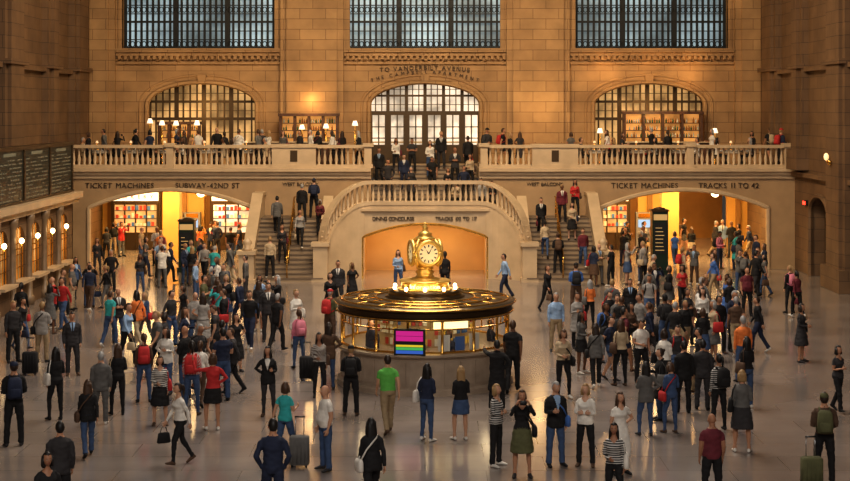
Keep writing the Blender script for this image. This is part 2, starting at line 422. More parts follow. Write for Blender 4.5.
for x in (11.1,12.0,): machine(x,77.2)
for x,y in ((-14,71.4),(-10.5,71.4),(-14,75.5),(-10.5,75.5),(10,71.4),(13.6,71.4),(10,75.5),(13.6,75.5)):
    b=MB(); b.tube([(x,y,4.02),(x,y,3.5)],.02,6,0); b.ell((x,y,3.22),(.2,.2,.2),1,14,10); b.lathe((x,y,3.42),[(.08,-.02),(.1,.0),(.04,.06)],12,0)
    b.obj('pendant_lamp',[BRASS,LAMP],(x,y,4.0))
def totem(x,y,h=2.9):
    b=MB(); b.box(x-.34,x+.34,y-.3,y+.3,.2,h,0); b.box(x-.27,x+.27,y-.32,y-.3,.9,h-.55,1); b.box(x-.40,x+.40,y-.36,y+.36,0,.2,0)
    b.box(x-.38,x+.38,y-.34,y+.34,h-.08,h,2); b.lathe((x,y,h),[(.3,0),(.22,.06),(.05,.1)],16,2); b.box(x-.29,x+.29,y-.33,y-.3,h-.45,h-.2,3)
    for k in range(7): b.box(x-.22,x-.22+.15+.25*random.random(),y-.33,y-.32,h-.8-k*.16,h-.77-k*.16,3)
    b.obj('information_totem',[TOTEM,IRON,BRONZE,AMBER],(x,y,0))
totem(-10.45,67.0,2.3); totem(10.15,66.0,2.8)
# ------------------------------------------------------------------ grand staircase
b=MB(); ns=14; rs=ZL/ns; tr=.27
for s in (-1,1):
    q=sorted((s*4.2,s*7.15))
    for i in range(ns):
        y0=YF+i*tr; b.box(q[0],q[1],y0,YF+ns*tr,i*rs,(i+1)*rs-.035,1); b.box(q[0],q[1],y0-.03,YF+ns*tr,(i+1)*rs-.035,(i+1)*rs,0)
    b.box(*q,YF+ns*tr,YB,0,ZL,0)
    b.box(*sorted((s*2.7,s*4.2)),64.5,YB,0,ZL,2)
b.box(-2.7,2.7,64.5,YB,ZL-.06,ZL,2)
n2=12; r2=(ZB-ZL)/n2
for i in range(n2):
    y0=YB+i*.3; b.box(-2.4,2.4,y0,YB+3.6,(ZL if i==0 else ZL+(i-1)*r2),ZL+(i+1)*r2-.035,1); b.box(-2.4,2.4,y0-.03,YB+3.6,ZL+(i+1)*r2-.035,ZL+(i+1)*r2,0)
for s in (-1,1):
    x=s*7.32
    b.hexa((x,YF+.2),(x,YF+ns*tr),.34,0,1.05,0,ZL+.95,2); b.hexa((x,YF+.1),(x,YF+ns*tr+.1),.48,1.03,1.17,ZL+.93,ZL+1.07,2)
    b.hexa((x,YF+ns*tr),(x,YB),.34,0,ZL+.95,0,ZL+.95,2); b.hexa((x,YF+ns*tr+.1),(x,YB),.48,ZL+.93,ZL+1.07,ZL+.93,ZL+1.07,2)
    pedestal(b,x,YF-.1,0,.62,.62,1.25,2)
    b.lathe((x,YF-.1,1.33),[(.18,0),(.22,.06),(.1,.12),(.2,.3),(.16,.42),(.04,.5),(.02,.56)],12,2)
    x=s*4.22
    b.hexa((x,63.6),(x,YF+ns*tr),.3,0,1.6,0,ZL+.85,2); b.hexa((x,63.6),(x,YF+ns*tr+.1),.42,1.58,1.7,ZL+.83,ZL+.95,2)
def prof(ax):
    t=max(0,(ax-2.3)/2.0); t=min(1,t); return 64.25-.95*t*t, .55+2.57*math.sqrt(max(0,1-t*t))
pts=[]
for k in range(-22,23):
    ax=abs(k)/22; x=(ax*2.3/.5 if ax<.5 else 2.3+2.0*math.sin((ax-.5)/.5*math.pi/2))*(1 if k>=0 else -1)
    y,z=prof(abs(x)); pts.append((x,y,max(z,.62)))
nic=(-2.62,2.62,0,1.75,2.3,1.0)
arch_wall(b,-2.7,2.7,0,2.95,64.1,64.45,[nic],2,n=30)
for p,q in zip(pts,pts[1:]):
    if min(abs(p[0]),abs(q[0]))>=2.29: b.hexa(p,q,.36,2.95 if max(abs(p[0]),abs(q[0]))<=2.72 else 0,p[2],2.95 if max(abs(p[0]),abs(q[0]))<=2.72 else 0,q[2],2)
    else: b.hexa(p,q,.36,2.93,p[2],2.93,q[2],2)
    b.hexa(p,q,.42,p[2]-.02,p[2]+.14,q[2]-.02,q[2]+.14,2)
    b.hexa(p,q,.44,p[2]+.86,p[2]+1.0,q[2]+.86,q[2]+1.0,2)
step=.23; acc=step/2
for p,q in zip(pts,pts[1:]):
    P,Q=Vector(p),Vector(q); d=(Q-P).length
    while acc<d:
        c=P.lerp(Q,acc/d); b.lathe((c.x,c.y,c.z+.1),[(r*.9,z*.8) for r,z in BAL],8,2); acc+=step
    acc-=d
for s in (-1,1): pedestal(b,s*4.32,63.15,0,.6,.6,1.55,2)
b.box(-2.7,2.7,63.98,64.12,2.85,2.96,2)
b.obj('grand_staircase',[MARBLE_D,RISER,MARBLE])
b=MB(); b.box(-2.7,2.7,67.6,67.8,0,2.33,0); b.box(-2.69,-2.62,64.46,67.6,0,2.33,0); b.box(2.62,2.69,64.46,67.6,0,2.33,0); b.box(-2.62,2.62,64.46,67.6,2.31,2.335,0)
arch_trim(b,nic,64.08,.06,.06,1,n=30)
b.obj('wall_stair_niche',[GOLDN,BRASS])
for s in (-1,1):
    b=MB(); x=s*5.7; A=Vector((x,YF+.1,rs+.9)); C_=Vector((x,YF+ns*tr-.1,ZL+.9))
    b.tube([A-Vector((0,.2,.1)),A,C_,C_+Vector((0,.4,0))],.035,8,0); b.tube([A-Vector((0,0,.4)),C_-Vector((0,0,.4))],.02,6,0)
    for k in range(5):
        p=A.lerp(C_,k/4); i=int((p.y-YF)/tr); b.tube([(p.x,p.y,(i+1)*rs),(p.x,p.y,p.z)],.025,6,0)
    b.obj('stair_handrail',[BRASS])
b=MB()
text(b,'TO VANDERBILT AVENUE',0,9.05,YW-.06,.30,4.4,.12); 
text(b,'THE CAMPBELL APARTMENT',0,8.86,YW-.08,.24,5.3,.42)
b.obj('inscription_west_wall',[TXT]); b=MB()
for s_,xx,ww in (('TICKET MACHINES',120,3.1),('SUBWAY-42ND ST',208,2.9),('TICKET MACHINES',645,3.),('TRACKS 11 TO 42',729,2.7)): text(b,s_,X68(xx),3.62,YB-.02,.33,ww,0)
for px in (301,545): text(b,'WEST BALCONY',X68(px),3.72,YB-.02,.22,1.6)
b.obj('inscription_balcony',[TXT]); b=MB()
text(b,'DINING CONCOURSE',-1.32,2.46,64.07,.22,1.75); text(b,'TRACKS 100 TO 117',1.32,2.46,64.07,.22,1.75)
b.obj('inscription_staircase',[TXT])
# ------------------------------------------------------------------ departures board + ticket counter
b=MB(); XB=-14.5
b.box(XB-.35,XB,40,62.6,3.78,5.72,0)
for z0,z1 in ((3.755,3.84),(5.66,5.8)): b.box(XB-.4,XB+.06,39.9,62.7,z0,z1,1)
for u in (40,43.7,47.5,51.3,55,58.8,62.5): b.box(XB-.38,XB+.05,u,u+.14,3.8,5.7,1)
for u0 in (40.3,44.1,47.9,51.6,55.3,59.1):
    for r in range(11):
        z=5.3-r*.14; u=u0+.1
        while u<u0+3.1:
            l=random.choice((.18,.3,.5)); 
            if random.random()<.75: b.box(XB,XB+.01,u,min(u+l,u0+3.2),z,z+.045,2)
            u+=l+.12
    b.box(XB,XB+.012,u0+.8,u0+2.4,5.46,5.58,2)
b.obj('departures_board',[mat('board_green_black',(.014,.022,.02),.4),BRONZE,mat('board_letters',(.15,.15,.11),.6,emis=(.9,.8,.5),es=.04)])
b=MB()
ops=[(u,u+1.5,1.0,2.35,2.95,.5) for u in [40.4+2.22*k for k in range(10)]]
arch_wall(b,39.8,62.7,0,3.5,XB-.25,XB,ops,0,'y',12)
b.box(XB-.5,XB+.35,39.7,63.1,3.5,3.75,1); b.box(XB-.3,XB+.2,39.8,62.95,3.3,3.5,1)
for o in ops:
    b.box(XB-.2,XB-.15,o[0],o[1],1.0,2.95,2)
    for k in range(5): b.box(XB-.1,XB-.06,o[0]+k*.375-.015,o[0]+k*.375+.015,1.0,2.9,3)
    for z in (1.45,1.9,2.3): b.box(XB-.1,XB-.06,o[0],o[1],z,z+.03,3)
    b.box(XB-.1,XB+.35,o[0]-.1,o[1]+.1,.94,1.04,1)
    u=o[0]-.36; b.lathe((XB+.06,u,0),[(.2,0),(.2,.3),(.13,.36),(.12,2.9),(.2,3.1),(.22,3.3)],12,5)
    b.tube([(XB+.05,u,2.2),(XB+.35,u,2.25),(XB+.38,u,2.4)],.025,6,3); b.ell((XB+.38,u,2.52),(.09,.09,.10),4,12,8)
b.box(-W,XB,62.6,62.75,0,3.6,0); b.box(-W,XB-.2,39.8,62.7,3.5,3.6,0)
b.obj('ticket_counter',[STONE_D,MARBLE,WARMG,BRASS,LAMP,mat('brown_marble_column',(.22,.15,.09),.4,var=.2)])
def sconce(x,y,z,m,s=1):
    b=MB(); b.lathe((x-s*.06,y,z-.35),[(.02,0),(.1,.05),(.05,.12),(.12,.2)],12,0); b.tube([(x,y,z-.25),(x-s*.1,y,z-.2)],.03,6,0)
    b.ell((x-s*.2,y,z),(.10,.10,.15),1,14,10); b.tube([(x,y,z-.25),(x-s*.2,y,z-.22),(x-s*.2,y,z-.12)],.03,6,0)
    b.obj('wall_sconce',[BRASS,m])
for yy in (60.2,48,36): sconce(W-.45,yy,5.25,LAMPS)
b=MB(); b.box(W-.12,W,65.6,66.1,2.98,3.2,0); b.box(W-.14,W-.12,65.65,66.05,3.02,3.16,1); b.obj('exit_sign',[DARK,REDL])
# ------------------------------------------------------------------ balcony restaurant
BG=mat('bottle_green',(.03,.08,.03),.2); BA=mat('bottle_amber',(.3,.1,.02),.2); BC=mat('bottle_clear',(.5,.45,.35),.2)
LAMPB=mat('backlit_shelf_panel',(.5,.2,.05),.5,emis=(1.,.45,.12),es=.5,var=.5,scale=1.)
def bar(x0,x1,y,h,name='back_bar'):
    b=MB(); z=ZB; b.box(x0,x1,y,y+.5,z,z+.9,0)
    for xx in [x0+(x1-x0)*k/4 for k in range(5)]: b.box(xx-.06,xx+.06,y,y+.5,z+.9,z+h,0)
    b.box(x0-.1,x1+.1,y-.08,y+.55,z+h,z+h+.14,0); b.box(x0,x1,y+.46,y+.5,z+.9,z+h,1)
    for zz in (1.25,1.6,1.95,2.3):
        if zz>h-.25: break
        b.box(x0,x1,y+.05,y+.45,z+zz,z+zz+.035,0); x=x0+.15
        while x<x1-.1:
            if random.random()<.85:
                hh=random.uniform(.17,.26); b.lathe((x,y+.2,z+zz+.035),[(.035,0),(.04,.02),(.04,hh*.6),(.014,hh*.75),(.014,hh)],6,2+random.randrange(3))
            x+=.11
    b.obj(name,[WOODD,LAMPB,BG,BA,BC])
bar(-6.9,-4.2,YW-1.3,2.3); bar(9.6,13.3,YW-.75,2.4); bar(-12.8,-10.9,YW-.75,1.9)
def counter(x0,x1,y):
    b=MB(); b.box(x0,x1,y,y+.6,ZB,ZB+1.05,0); b.box(x0-.08,x1+.08,y-.1,y+.7,ZB+1.05,ZB+1.11,1)
    n=int((x1-x0)/.6)
    for k in range(n): b.box(x0+.05+k*(x1-x0)/n,x0+(k+1)*(x1-x0)/n-.05,y-.02,y,ZB+.15,ZB+.9,0)
    b.obj('bar_counter',[WOODD,MARBLE])
counter(-8.4,-4.0,71.6); counter(9.4,13.6,71.8)
def tlamp(x,y,z,h=1.5,r=.15,m=None):
    b=MB(); b.lathe((x,y,z),[(.10,0),(.10,.03),(.03,.06),(.02,h*.3),(.03,h*.4),(.018,h-r*1.2)],10,0)
    b.lathe((x,y,z+h-r*1.5),[(r,0),(r*.55,r*1.5)],16,1); b.obj('shaded_lamp',[BRASS,m or LAMPW],(x,y,z))
for px,y,h in ((355,70.2,2.1),(326,72.5,1.95),(302,72.5,1.9),(150,71.6,2.2),(162,72.5,2.1),(176,71.6,2.1),(197,72.4,2.1),(600,71,1.75),(715,71,1.75)): tlamp((px-CX)*y/F,y,ZB,h)
def cafe_table(x,y):
    b=MB(); b.lathe((x,y,ZB),[(.25,0),(.25,.03),(.04,.06),(.04,.7),(.42,.71),(.42,.75)],20,0)
    b.lathe((x,y,ZB),[(.43,.62),(.41,.755),(.4,.765)],20,1)
    b.lathe((x+.1,y,ZB+.765),[(.03,0),(.01,.02),(.01,.1),(.035,.15),(.035,.2)],8,1)
    b.obj('cafe_table',[IRON,WHITE],(x,y,ZB)); tlamp(x-.12,y+.05,ZB+.767,.42,.07,LAMPT)
def cafe_chair(x,y,r):
    b=MB()
    for sx in (-.19,.19):
        b.tube([(sx,-.19,0),(sx,-.19,.44)],.018,6,0); b.tube([(sx,.2,0),(sx,.19,.44),(sx,.24,.9)],.018,6,0)
    b.loft([(0,0,.43,.2,.2),(0,0,.47,.215,.215)],16,0,4); b.tube([(-.19,.24,.88),(0,.27,.92),(.19,.24,.88)],.03,6,0); b.tube([(-.19,.21,.65),(.19,.21,.65)],.02,6,0)
    o=b.obj('cafe_chair',[WOODD]); o.location=(x,y,ZB); o.rotation_euler=(0,0,r)
SEATS=[]
for px in (98,132,166,206,248,598,640,682,735):
    x=(px-CX)*69.6/F; y=69.9; cafe_table(x,y)
    for s in (-1,1): cafe_chair(x+s*.78,y,s*math.pi/2*-1); SEATS.append((x+s*.76,y,s))
# ------------------------------------------------------------------ information booth
CB=Vector((0,40.0,0)); b=MB(); N=32
b.lathe(CB,[(2.3,0),(2.3,.14),(2.2,.18),(2.2,.9),(2.3,.94),(2.36,.98),(2.36,1.03),(2.2,1.04)],64,0,sm=False)
for k in range(N):
    a=2*math.pi*(k+.5)/N
    def R(r,da,z): return (CB.x+r*math.cos(a+da),CB.y+r*math.sin(a+da),z)
    b.add([R(2.17,-.075,.26),R(2.17,.075,.26),R(2.17,.075,.84),R(2.17,-.075,.84),R(2.225,-.075,.26),R(2.225,.075,.26),R(2.225,.075,.84),R(2.225,-.075,.84)],
          [(4,5,6,7),(0,4,7,3),(1,2,6,5),(3,7,6,2),(0,1,5,4)],0)
NW=16
for k in range(NW):
    a=2*math.pi*(k+.5)/NW; x,y=CB.x+2.2*math.cos(a),CB.y+2.2*math.sin(a)
    b.lathe((x,y,1.03),[(.06,0),(.06,.05),(.035,.08),(.035,.78),(.06,.81),(.06,.84)],8,1)
    a1=2*math.pi*(k+1.5)/NW; x1,y1=CB.x+2.2*math.cos(a1),CB.y+2.2*math.sin(a1)
    P,Q=Vector((x,y,0)),Vector((x1,y1,0))
    b.add([(x,y,1.04),(x1,y1,1.04),(x1,y1,1.86),(x,y,1.86)],[(0,1,2,3)],3)
    b.hexa(P,Q,.05,1.62,1.65,1.62,1.65,1); b.hexa(P,Q,.05,1.04,1.09,1.04,1.09,1)
    for t in (1/3,2/3): q=P.lerp(Q,t); b.hexa(q-(Q-P)*.008,q+(Q-P)*.008,.03,1.62,1.86,1.62,1.86,1)
b.lathe(CB+Vector((0,0,1.84)),[(2.18,0),(2.3,.01),(2.32,.06),(2.28,.09),(2.28,.2),(2.36,.24),(2.38,.3),(2.3,.33),(1.0,.38),(.95,.385)],64,2,sm=False)
b.lathe(CB+Vector((0,0,1.87)),[(2.31,0),(2.335,.02),(2.31,.04)],64,1)
b.lathe(CB+Vector((0,0,2.10)),[(2.38,0),(2.4,.02),(2.38,.04)],64,1)
def ring(r,w,z,m):
    n=64; b.tube([(CB.x+r*math.cos(2*math.pi*i/n),CB.y+r*math.sin(2*math.pi*i/n),z) for i in range(n+1)],w,6,m,ref=(0,0,1))
ring(2.18,.03,2.18,1); ring(1.75,.035,2.2,1); ring(1.3,.03,2.215,1)
for k in range(16):
    a=2*math.pi*(k+.5)/16; b.tube([(CB.x+1.3*math.cos(a),CB.y+1.3*math.sin(a),2.212),(CB.x+2.2*math.cos(a),CB.y+2.2*math.sin(a),2.177)],.018,6,1)
b.lathe(CB+Vector((0,0,2.2)),[(1.0,0),(1.05,.03),(.98,.06),(.95,.14),(.98,.18),(.7,.21),(.65,.22)],48,2)
b.lathe(CB+Vector((0,0,2.39)),[(.66,0),(.72,.04),(.64,.06),(.62,.2),(.68,.22),(.66,.26),(.36,.29)],40,17)
b.lathe(CB+Vector((0,0,2.64)),[(.40,0),(.43,.03),(.26,.08),(.2,.16),(.26,.22),(.16,.28),(.2,.33)],24,17)
b.lathe(CB,[(1.25,0),(1.25,1.9)],32,4,sm=False)
for k in range(20):
    a=2*math.pi*k/20
    for z in (1.1,1.38,1.62):
        for j in (-1,0,1):
            aa=a+j*.09; c=(CB.x+1.3*math.cos(aa),CB.y+1.3*math.sin(aa)); d=Vector((-math.sin(aa),math.cos(aa)))*.045
            if random.random()<.7: b.hexa((c[0]-d.x,c[1]-d.y),(c[0]+d.x,c[1]+d.y),.03,z,z+.17,z,z+.17,random.choice((5,6,7,8)))
for k in range(16):
    a=2*math.pi*k/16; c=(CB.x+1.75*math.cos(a),CB.y+1.75*math.sin(a)); b.lathe((c[0],c[1],1.79),[(.14,0),(.14,.04)],12,9)
def wrap(q):
    a=(q.x)/.68; return Vector((CB.x+(.665-q.y)*math.sin(a),CB.y-(.665-q.y)*math.cos(a),q.z))
text(b,'Information',0,2.47,0,.17,.85,0,10,wrap)
for k in range(10):
    a=2*math.pi*(k+.5)/10; x,y=.83*math.cos(a),.83*math.sin(a)
    b.lathe((x,CB.y+y,2.38),[(.05,0),(.03,.05)],8,1); b.ell((x,CB.y+y,2.47),(.05,.05,.06),11,10,8)
def pl(ang,w,z0,z1,r,m,t=.03):
    c=Vector((math.sin(ang),-math.cos(ang))); d=Vector((math.cos(ang),math.sin(ang))); p=Vector((CB.x,CB.y))+c*r
    b.hexa(p-d*w/2,p+d*w/2,t,z0,z1,z0,z1,m)
sa=-.165
pl(sa,.78,1.02,1.68,2.3,12,.08)
for i,(z,h_,m_) in enumerate(((1.07,.08,16),(1.16,.07,14),(1.24,.05,15),(1.30,.07,12),(1.38,.12,13),(1.51,.12,13))): pl(sa,.68,z,z+h_,2.345,m_,.01)
pl(.22,.3,1.1,1.5,2.16,8,.02); pl(.42,.26,1.1,1.45,2.14,6,.02); pl(.62,.3,1.1,1.5,2.12,8,.02)
pl(.3,.9,1.66,1.84,2.17,10,.02)
b.obj('information_booth',[mat('booth_marble',(.36,.28,.21),.35,var=.15,scale=3),BRASS,mat('booth_bronze',(.09,.06,.032),.34,.75),GLASS,
  mat('booth_cream',(.46,.34,.18),.6),mat('leaflet_red',(.5,.06,.04)),mat('leaflet_blue',(.06,.15,.4)),mat('leaflet_yellow',(.7,.5,.08)),mat('leaflet_white',(.7,.68,.6)),
  mat('booth_downlight',(1,.9,.7),emis=(1,.78,.45),es=9),mat('glow_letters',(1,.8,.4),emis=(1,.8,.4),es=1.3),LAMP,DARK,
  mat('screen_magenta',(.3,.01,.15),emis=(.8,.03,.35),es=.5),mat('screen_green',(.05,.3,.1),emis=(.1,.6,.12),es=.45),mat('screen_yellow',(.5,.4,.02),emis=(.9,.65,.05),es=.5),mat('screen_blue',(.05,.1,.4),emis=(.05,.2,.8),es=.4),CBRASS])
b=MB(); cz=3.36
b.ell((0,0,0),(.36,.36,.42),0,32,20)
b.lathe((0,0,-.44),[(.2,0),(.24,.03),(.15,.08),(.22,.14)],24,0)
b.lathe((0,0,.34),[(.26,0),(.3,.03),(.22,.07),(.16,.12),(.2,.15),(.12,.2),(.05,.25),(.075,.3),(.07,.34),(.02,.4),(.01,.46)],24,0)
for k in range(4):
    R=Matrix.Rotation(math.pi/2*k,3,'Z')
    b.T=lambda p,R=R:R@Vector(p)
    nn=32; rim=[(.30*math.cos(2*math.pi*i/nn),-.36,.30*math.sin(2*math.pi*i/nn)) for i in range(nn+1)]
    b.tube(rim,.06,8,0); 
    disc=[(.26*math.cos(2*math.pi*i/nn),-.385,.26*math.sin(2*math.pi*i/nn)) for i in range(nn)]
    b.add(disc,[tuple(range(nn))],1); b.tube([(0,-.2,0),(0,-.382,0)],[.29,.29],32,0)
    for i in range(12):
        t=2*math.pi*i/12; c,s_=math.cos(t),math.sin(t)
        b.add([(c*.17-s_*.014,-.39,s_*.17+c*.014),(c*.17+s_*.014,-.39,s_*.17-c*.014),(c*.235+s_*.018,-.39,s_*.235-c*.018),(c*.235-s_*.018,-.39,s_*.235+c*.018)],[(0,1,2,3)],2)
    for t,l,w in ((math.radians(120),.14,.022),(math.radians(60),.20,.016)):
        c,s_=math.cos(t),math.sin(t); b.add([(-s_*w,-.396,c*w),(s_*w,-.396,-c*w),(c*l,-.396,s_*l)],[(0,1,2)],2)
    b.T=lambda p,R=R:R@(Matrix.Rotation(math.pi/4,3,'Z')@Vector(p))
    b.tube([(0,-.38,-.34),(0,-.44,-.2),(0,-.40,0),(0,-.42,.2),(0,-.3,.36)],[.03,.06,.06,.06,.03],8,0)
b.T=None
ck=b.obj('brass_clock',[CBRASS,OPAL,IRON]); ck.location=(CB.x,CB.y,cz); ck.rotation_euler=(0,0,math.radians(14))
# ------------------------------------------------------------------ people
TOP,BOT,SKIN,HAIR,SHOE,ACC,SH2,EYE,DRK,LIP=range(10)
def v3(*a): return Vector(a).normalized()
def human(name,g='m',la=None,ra=None,ll=None,rl=None,lean=0,hy=0,hp=0,outfit='shirt',legs='pants',short=False,hair='short',acc=(),belly=0.,hem=.93,phone=None):
    B=MB();E=MB(); R=Matrix.Rotation(math.radians(lean),3,'X'); pv=Vector((0,0,.95))
    up=lambda p:R@(Vector(p)-pv)+pv
    man=g=='m'; t=.010 if outfit in('suit','jacket','coat') else 0.004
    if man: rg=[(.84,.12,.09,0),(.89,.158,.112,0),(.96,.166,.118,0),(1.04,.156,.11,0),(1.14,.158,.11,-.005),(1.24,.175,.118,-.005),(1.33,.186,.12,0),(1.385,.168,.104,.004),(1.425,.13,.086,.006),(1.46,.085,.066,.005),(1.49,.058,.057,0),(1.575,.053,.057,-.006)]
    else: rg=[(.84,.12,.09,0),(.89,.165,.118,.004),(.96,.172,.122,.004),(1.04,.146,.102,0),(1.12,.130,.094,0),(1.2,.142,.104,-.004),(1.27,.153,.13,-.02),(1.33,.152,.112,-.008),(1.375,.138,.094,0),(1.415,.10,.074,.002),(1.45,.062,.056,0),(1.49,.046,.05,0),(1.575,.044,.05,-.006)]
    rings=[];lab=[]
    for z,rx,ry,yo in rg:
        bl=belly*math.exp(-((z-1.06)/.12)**2)
        e=t if z<1.45 else 0
        rings.append((0,yo-bl*.6,z,rx+e+bl*.5,ry+e+bl*.6)); lab.append(SKIN if z>=1.45 else (TOP if z>=hem-.01 else BOT))
    B.T=up; B.loft(rings,20,TOP,2.2,labels=lab[:-1]+[SKIN])
    if outfit=='suit' or outfit=='jacket':
        B.loft([(0,.0,.80,.178,.125),(0,0,.84,.19,.14),(0,0,.95,.185,.138),(0,0,1.06,.168,.122),(0,0,1.12,.15,.11)],20,TOP,2.3)
        B.tube([(-.075,.035,1.445),(0,.066,1.465),(.075,.035,1.445)],.018,8,TOP)
    if outfit=='coat':
        B.loft([(0,.0,.52,.22,.17),(0,0,.56,.23,.18),(0,0,.8,.2,.15),(0,0,1.0,.17,.125),(0,0,1.12,.15,.11)],20,TOP,2.3)
        B.tube([(-.075,.02,1.45),(0,.07,1.475),(.075,.02,1.45)],.026,8,TOP)
    B.T=None
    if legs=='skirt': B.loft([(0,-.01,.50,.235,.2),(0,-.01,.54,.24,.205),(0,-.01,.75,.215,.175),(0,0,.92,.182,.135),(0,0,1.02,.15,.108)],20,BOT,2.2)
    if legs=='dress': B.loft([(0,-.01,.40,.24,.21),(0,-.01,.44,.245,.215),(0,-.01,.7,.218,.18),(0,0,.92,.18,.133),(0,0,1.02,.15,.108)],20,TOP,2.2)
    if legs=='mini': B.loft([(0,-.02,.62,.215,.17),(0,-.02,.66,.215,.172),(0,-.01,.8,.2,.155),(0,0,.92,.182,.134),(0,0,1.02,.15,.108)],20,BOT,2.2)
    for s,lg in ((1,ll),(-1,rl)):
        th,sh=(lg or (v3(s*.06,0,-1),v3(s*.03,.03,-1)))[:2]
        th,sh=Vector(th).normalized(),Vector(sh).normalized()
        hip=Vector((s*.088,0,.92)); kn=hip+th*.425; an=kn+sh*.41
        k=1. if man else .95
        bare=legs in('skirt','dress','mini'); shorts=legs=='shorts'
        if bare: rr=[.08,.078,.07,.054,.057,.052,.034,.036]; lb=[SKIN]*8
        elif shorts: rr=[.095,.096,.088,.056,.058,.054,.036,.04]; lb=[BOT,BOT,SKIN,SKIN,SKIN,SKIN,SKIN,SKIN]
        elif legs=='slim': rr=[.092,.09,.08,.06,.061,.054,.042,.045]; lb=[BOT]*8
        else: rr=[.096,.094,.085,.069,.066,.064,.06,.064]; lb=[BOT]*8
        pp=[hip+Vector((-s*.01,0,.04)),hip+th*.1,hip+th*.26,kn,kn+sh*.1,kn+sh*.18,kn+sh*.33,an+sh*.01]
        B.tube(pp,[r*k for r in rr],14,BOT,labels=lb)
        pitch=lg[2] if lg and len(lg)>2 else 0; out=.18*s
        Rf=Matrix.Rotation(out,3,'Z')@Matrix.Rotation(math.radians(pitch),3,'X')
        q=lambda y,z:an+Rf@Vector((0,y,z))
        B.tube([q(.055,-.04),q(.05,-.045),q(0,-.04),q(-.07,-.05),q(-.13,-.062),q(-.175,-.066),q(-.19,-.068)],
               [(.02,.02),(.036,.042),(.04,.05),(.042,.036),(.044,.026),(.034,.02),(.012,.01)],12,SHOE,ref=(0,0,1))
        B.tube([an+Vector((0,0,.06)),an+Vector((0,0,-.03))],[.038,.042],10,(SKIN if bare or shorts else BOT))
    hsx=.18 if man else .152
    wr={}
    for s,arm in ((1,la),(-1,ra)):
        ud,fd=(arm or (v3(s*.14,.03,-1),v3(s*.02,-.12,-1)))
        ud=R@Vector(ud).normalized(); fd=R@Vector(fd).normalized()
        sh=up((s*hsx,0,1.375)); ins=up((s*.09,0,1.395)); el=sh+ud*.27; w=el+fd*.245
        k=(1. if man else .86); e=.008 if outfit in('suit','jacket','coat') else .003
        pp=[ins,sh+Vector((-s*.035,0,.008)),sh+ud*.04,sh+ud*.15,el,el+fd*.08,el+fd*.2,w]
        if short: rr=[.04,.050,.056,.053,.039,.038,.028,.026]; lb=[TOP,TOP,TOP,SKIN,SKIN,SKIN,SKIN,SKIN]
        else: rr=[.042+e,.050+e,.054+e,.048+e,.042+e,.041+e,.033+e,.032+e]; lb=[TOP]*8
        B.tube(pp,[r*k for r in rr],12,TOP,labels=lb)
        nrm=Vector((-s,0,0)); nrm=(nrm-fd*nrm.dot(fd)); 
        if nrm.length<.3: nrm=Vector((0,0,-1)); nrm=nrm-fd*nrm.dot(fd)
        nrm.normalize(); sd=fd.cross(nrm)
        if sd.dot(Vector((0,-1,.4)))<0: sd=-sd
        hk=1. if man else .9
        E.tube([w-fd*.02,w+fd*.02,w+fd*.055*hk,w+fd*.09*hk,w+fd*.098*hk],[(.022*hk,.02*hk),(.03*hk,.017*hk),(.041*hk,.016*hk),(.04*hk,.014*hk),(.03*hk,.008)],10,SKIN,ref=tuple(nrm))
        for i,(off,ln) in enumerate(((.03,.068),(.011,.078),(-.009,.073),(-.028,.056))):
            b0=w+fd*.085*hk+sd*off*hk; c=[.25,.3,.35,.4][i]
            d1=(fd+nrm*c).normalized(); d2=(fd+nrm*(c+.55)).normalized(); d3=(fd+nrm*(c+1.1)).normalized()
            p1=b0+d1*ln*.45*hk; p2=p1+d2*ln*.33*hk; p3=p2+d3*ln*.24*hk
            E.tube([b0,p1,p2,p3],[.0095*hk,.009*hk,.008*hk,.005*hk],6,SKIN)
        b0=w+fd*.03+sd*.022; p1=b0+(fd*.6+sd*.8).normalized()*.035; p2=p1+(fd+sd*.35+nrm*.3).normalized()*.03; p3=p2+(fd+nrm*.4).normalized()*.02
        E.tube([b0,p1,p2,p3],[.013*hk,.011*hk,.010*hk,.006*hk],6,SKIN)
        wr[s]=(w,fd,nrm,sd)
    if phone:
        w,fd,nrm,sd=wr[phone]; c=w+fd*.11+nrm*.02
        E.tube([c-sd*.04+Vector((0,0,.07)),c-sd*.04+Vector((0,0,-.05))],[(.035,.006),(.035,.006)],4,DRK)
    Rh=Matrix.Rotation(math.radians(hy),3,'Z')@Matrix.Rotation(math.radians(hp),3,'X'); nk=Vector((0,0,1.53))
    hk=1. if man else .95; hc=Vector((0,-.018,1.615))
    def HT(p): return up(Rh@((Vector(p)*hk+hc)-nk)+nk)
    E.T=HT
    def hf(n):
        x=1.;y=1.
        if n.z<0: x=1-.30*(-n.z)**1.6
        if n.y>0 and n.z<-.1: y=1-.45*min(1,(-n.z-.1)*1.3)
        if n.y<0 and n.z<-.5: y=1+.12*(-n.z-.5)
        if n.y<0 and n.z>.3: y=.96
        return Vector((x,y,1.))
    E.ell((0,0,0),(.076,.097,.118),SKIN,20,14,hf)
    E.tube([(0,-.092,.02),(0,-.099,-.005),(0,-.108,-.022),(0,-.096,-.03)],[.007,.009,.012,.007],8,SKIN)
    for s in (-1,1):
        E.ell((s*.029,-.086,.006),(.011,.0085,.0055),EYE,8,6); E.ell((s*.029,-.0930,.006),(.0052,.003,.005),DRK,6,5)
        E.tube([(s*.012,-.094,.022),(s*.03,-.092,.027),(s*.048,-.082,.022)],[.002,.003,.002],5,HAIR)
        E.ell((s*.076,.008,-.008),(.009,.019,.03),SKIN,8,6)
    E.tube([(-.022,-.086,-.053),(0,-.095,-.05),(.022,-.086,-.053)],[.003,.006,.003],6,LIP)
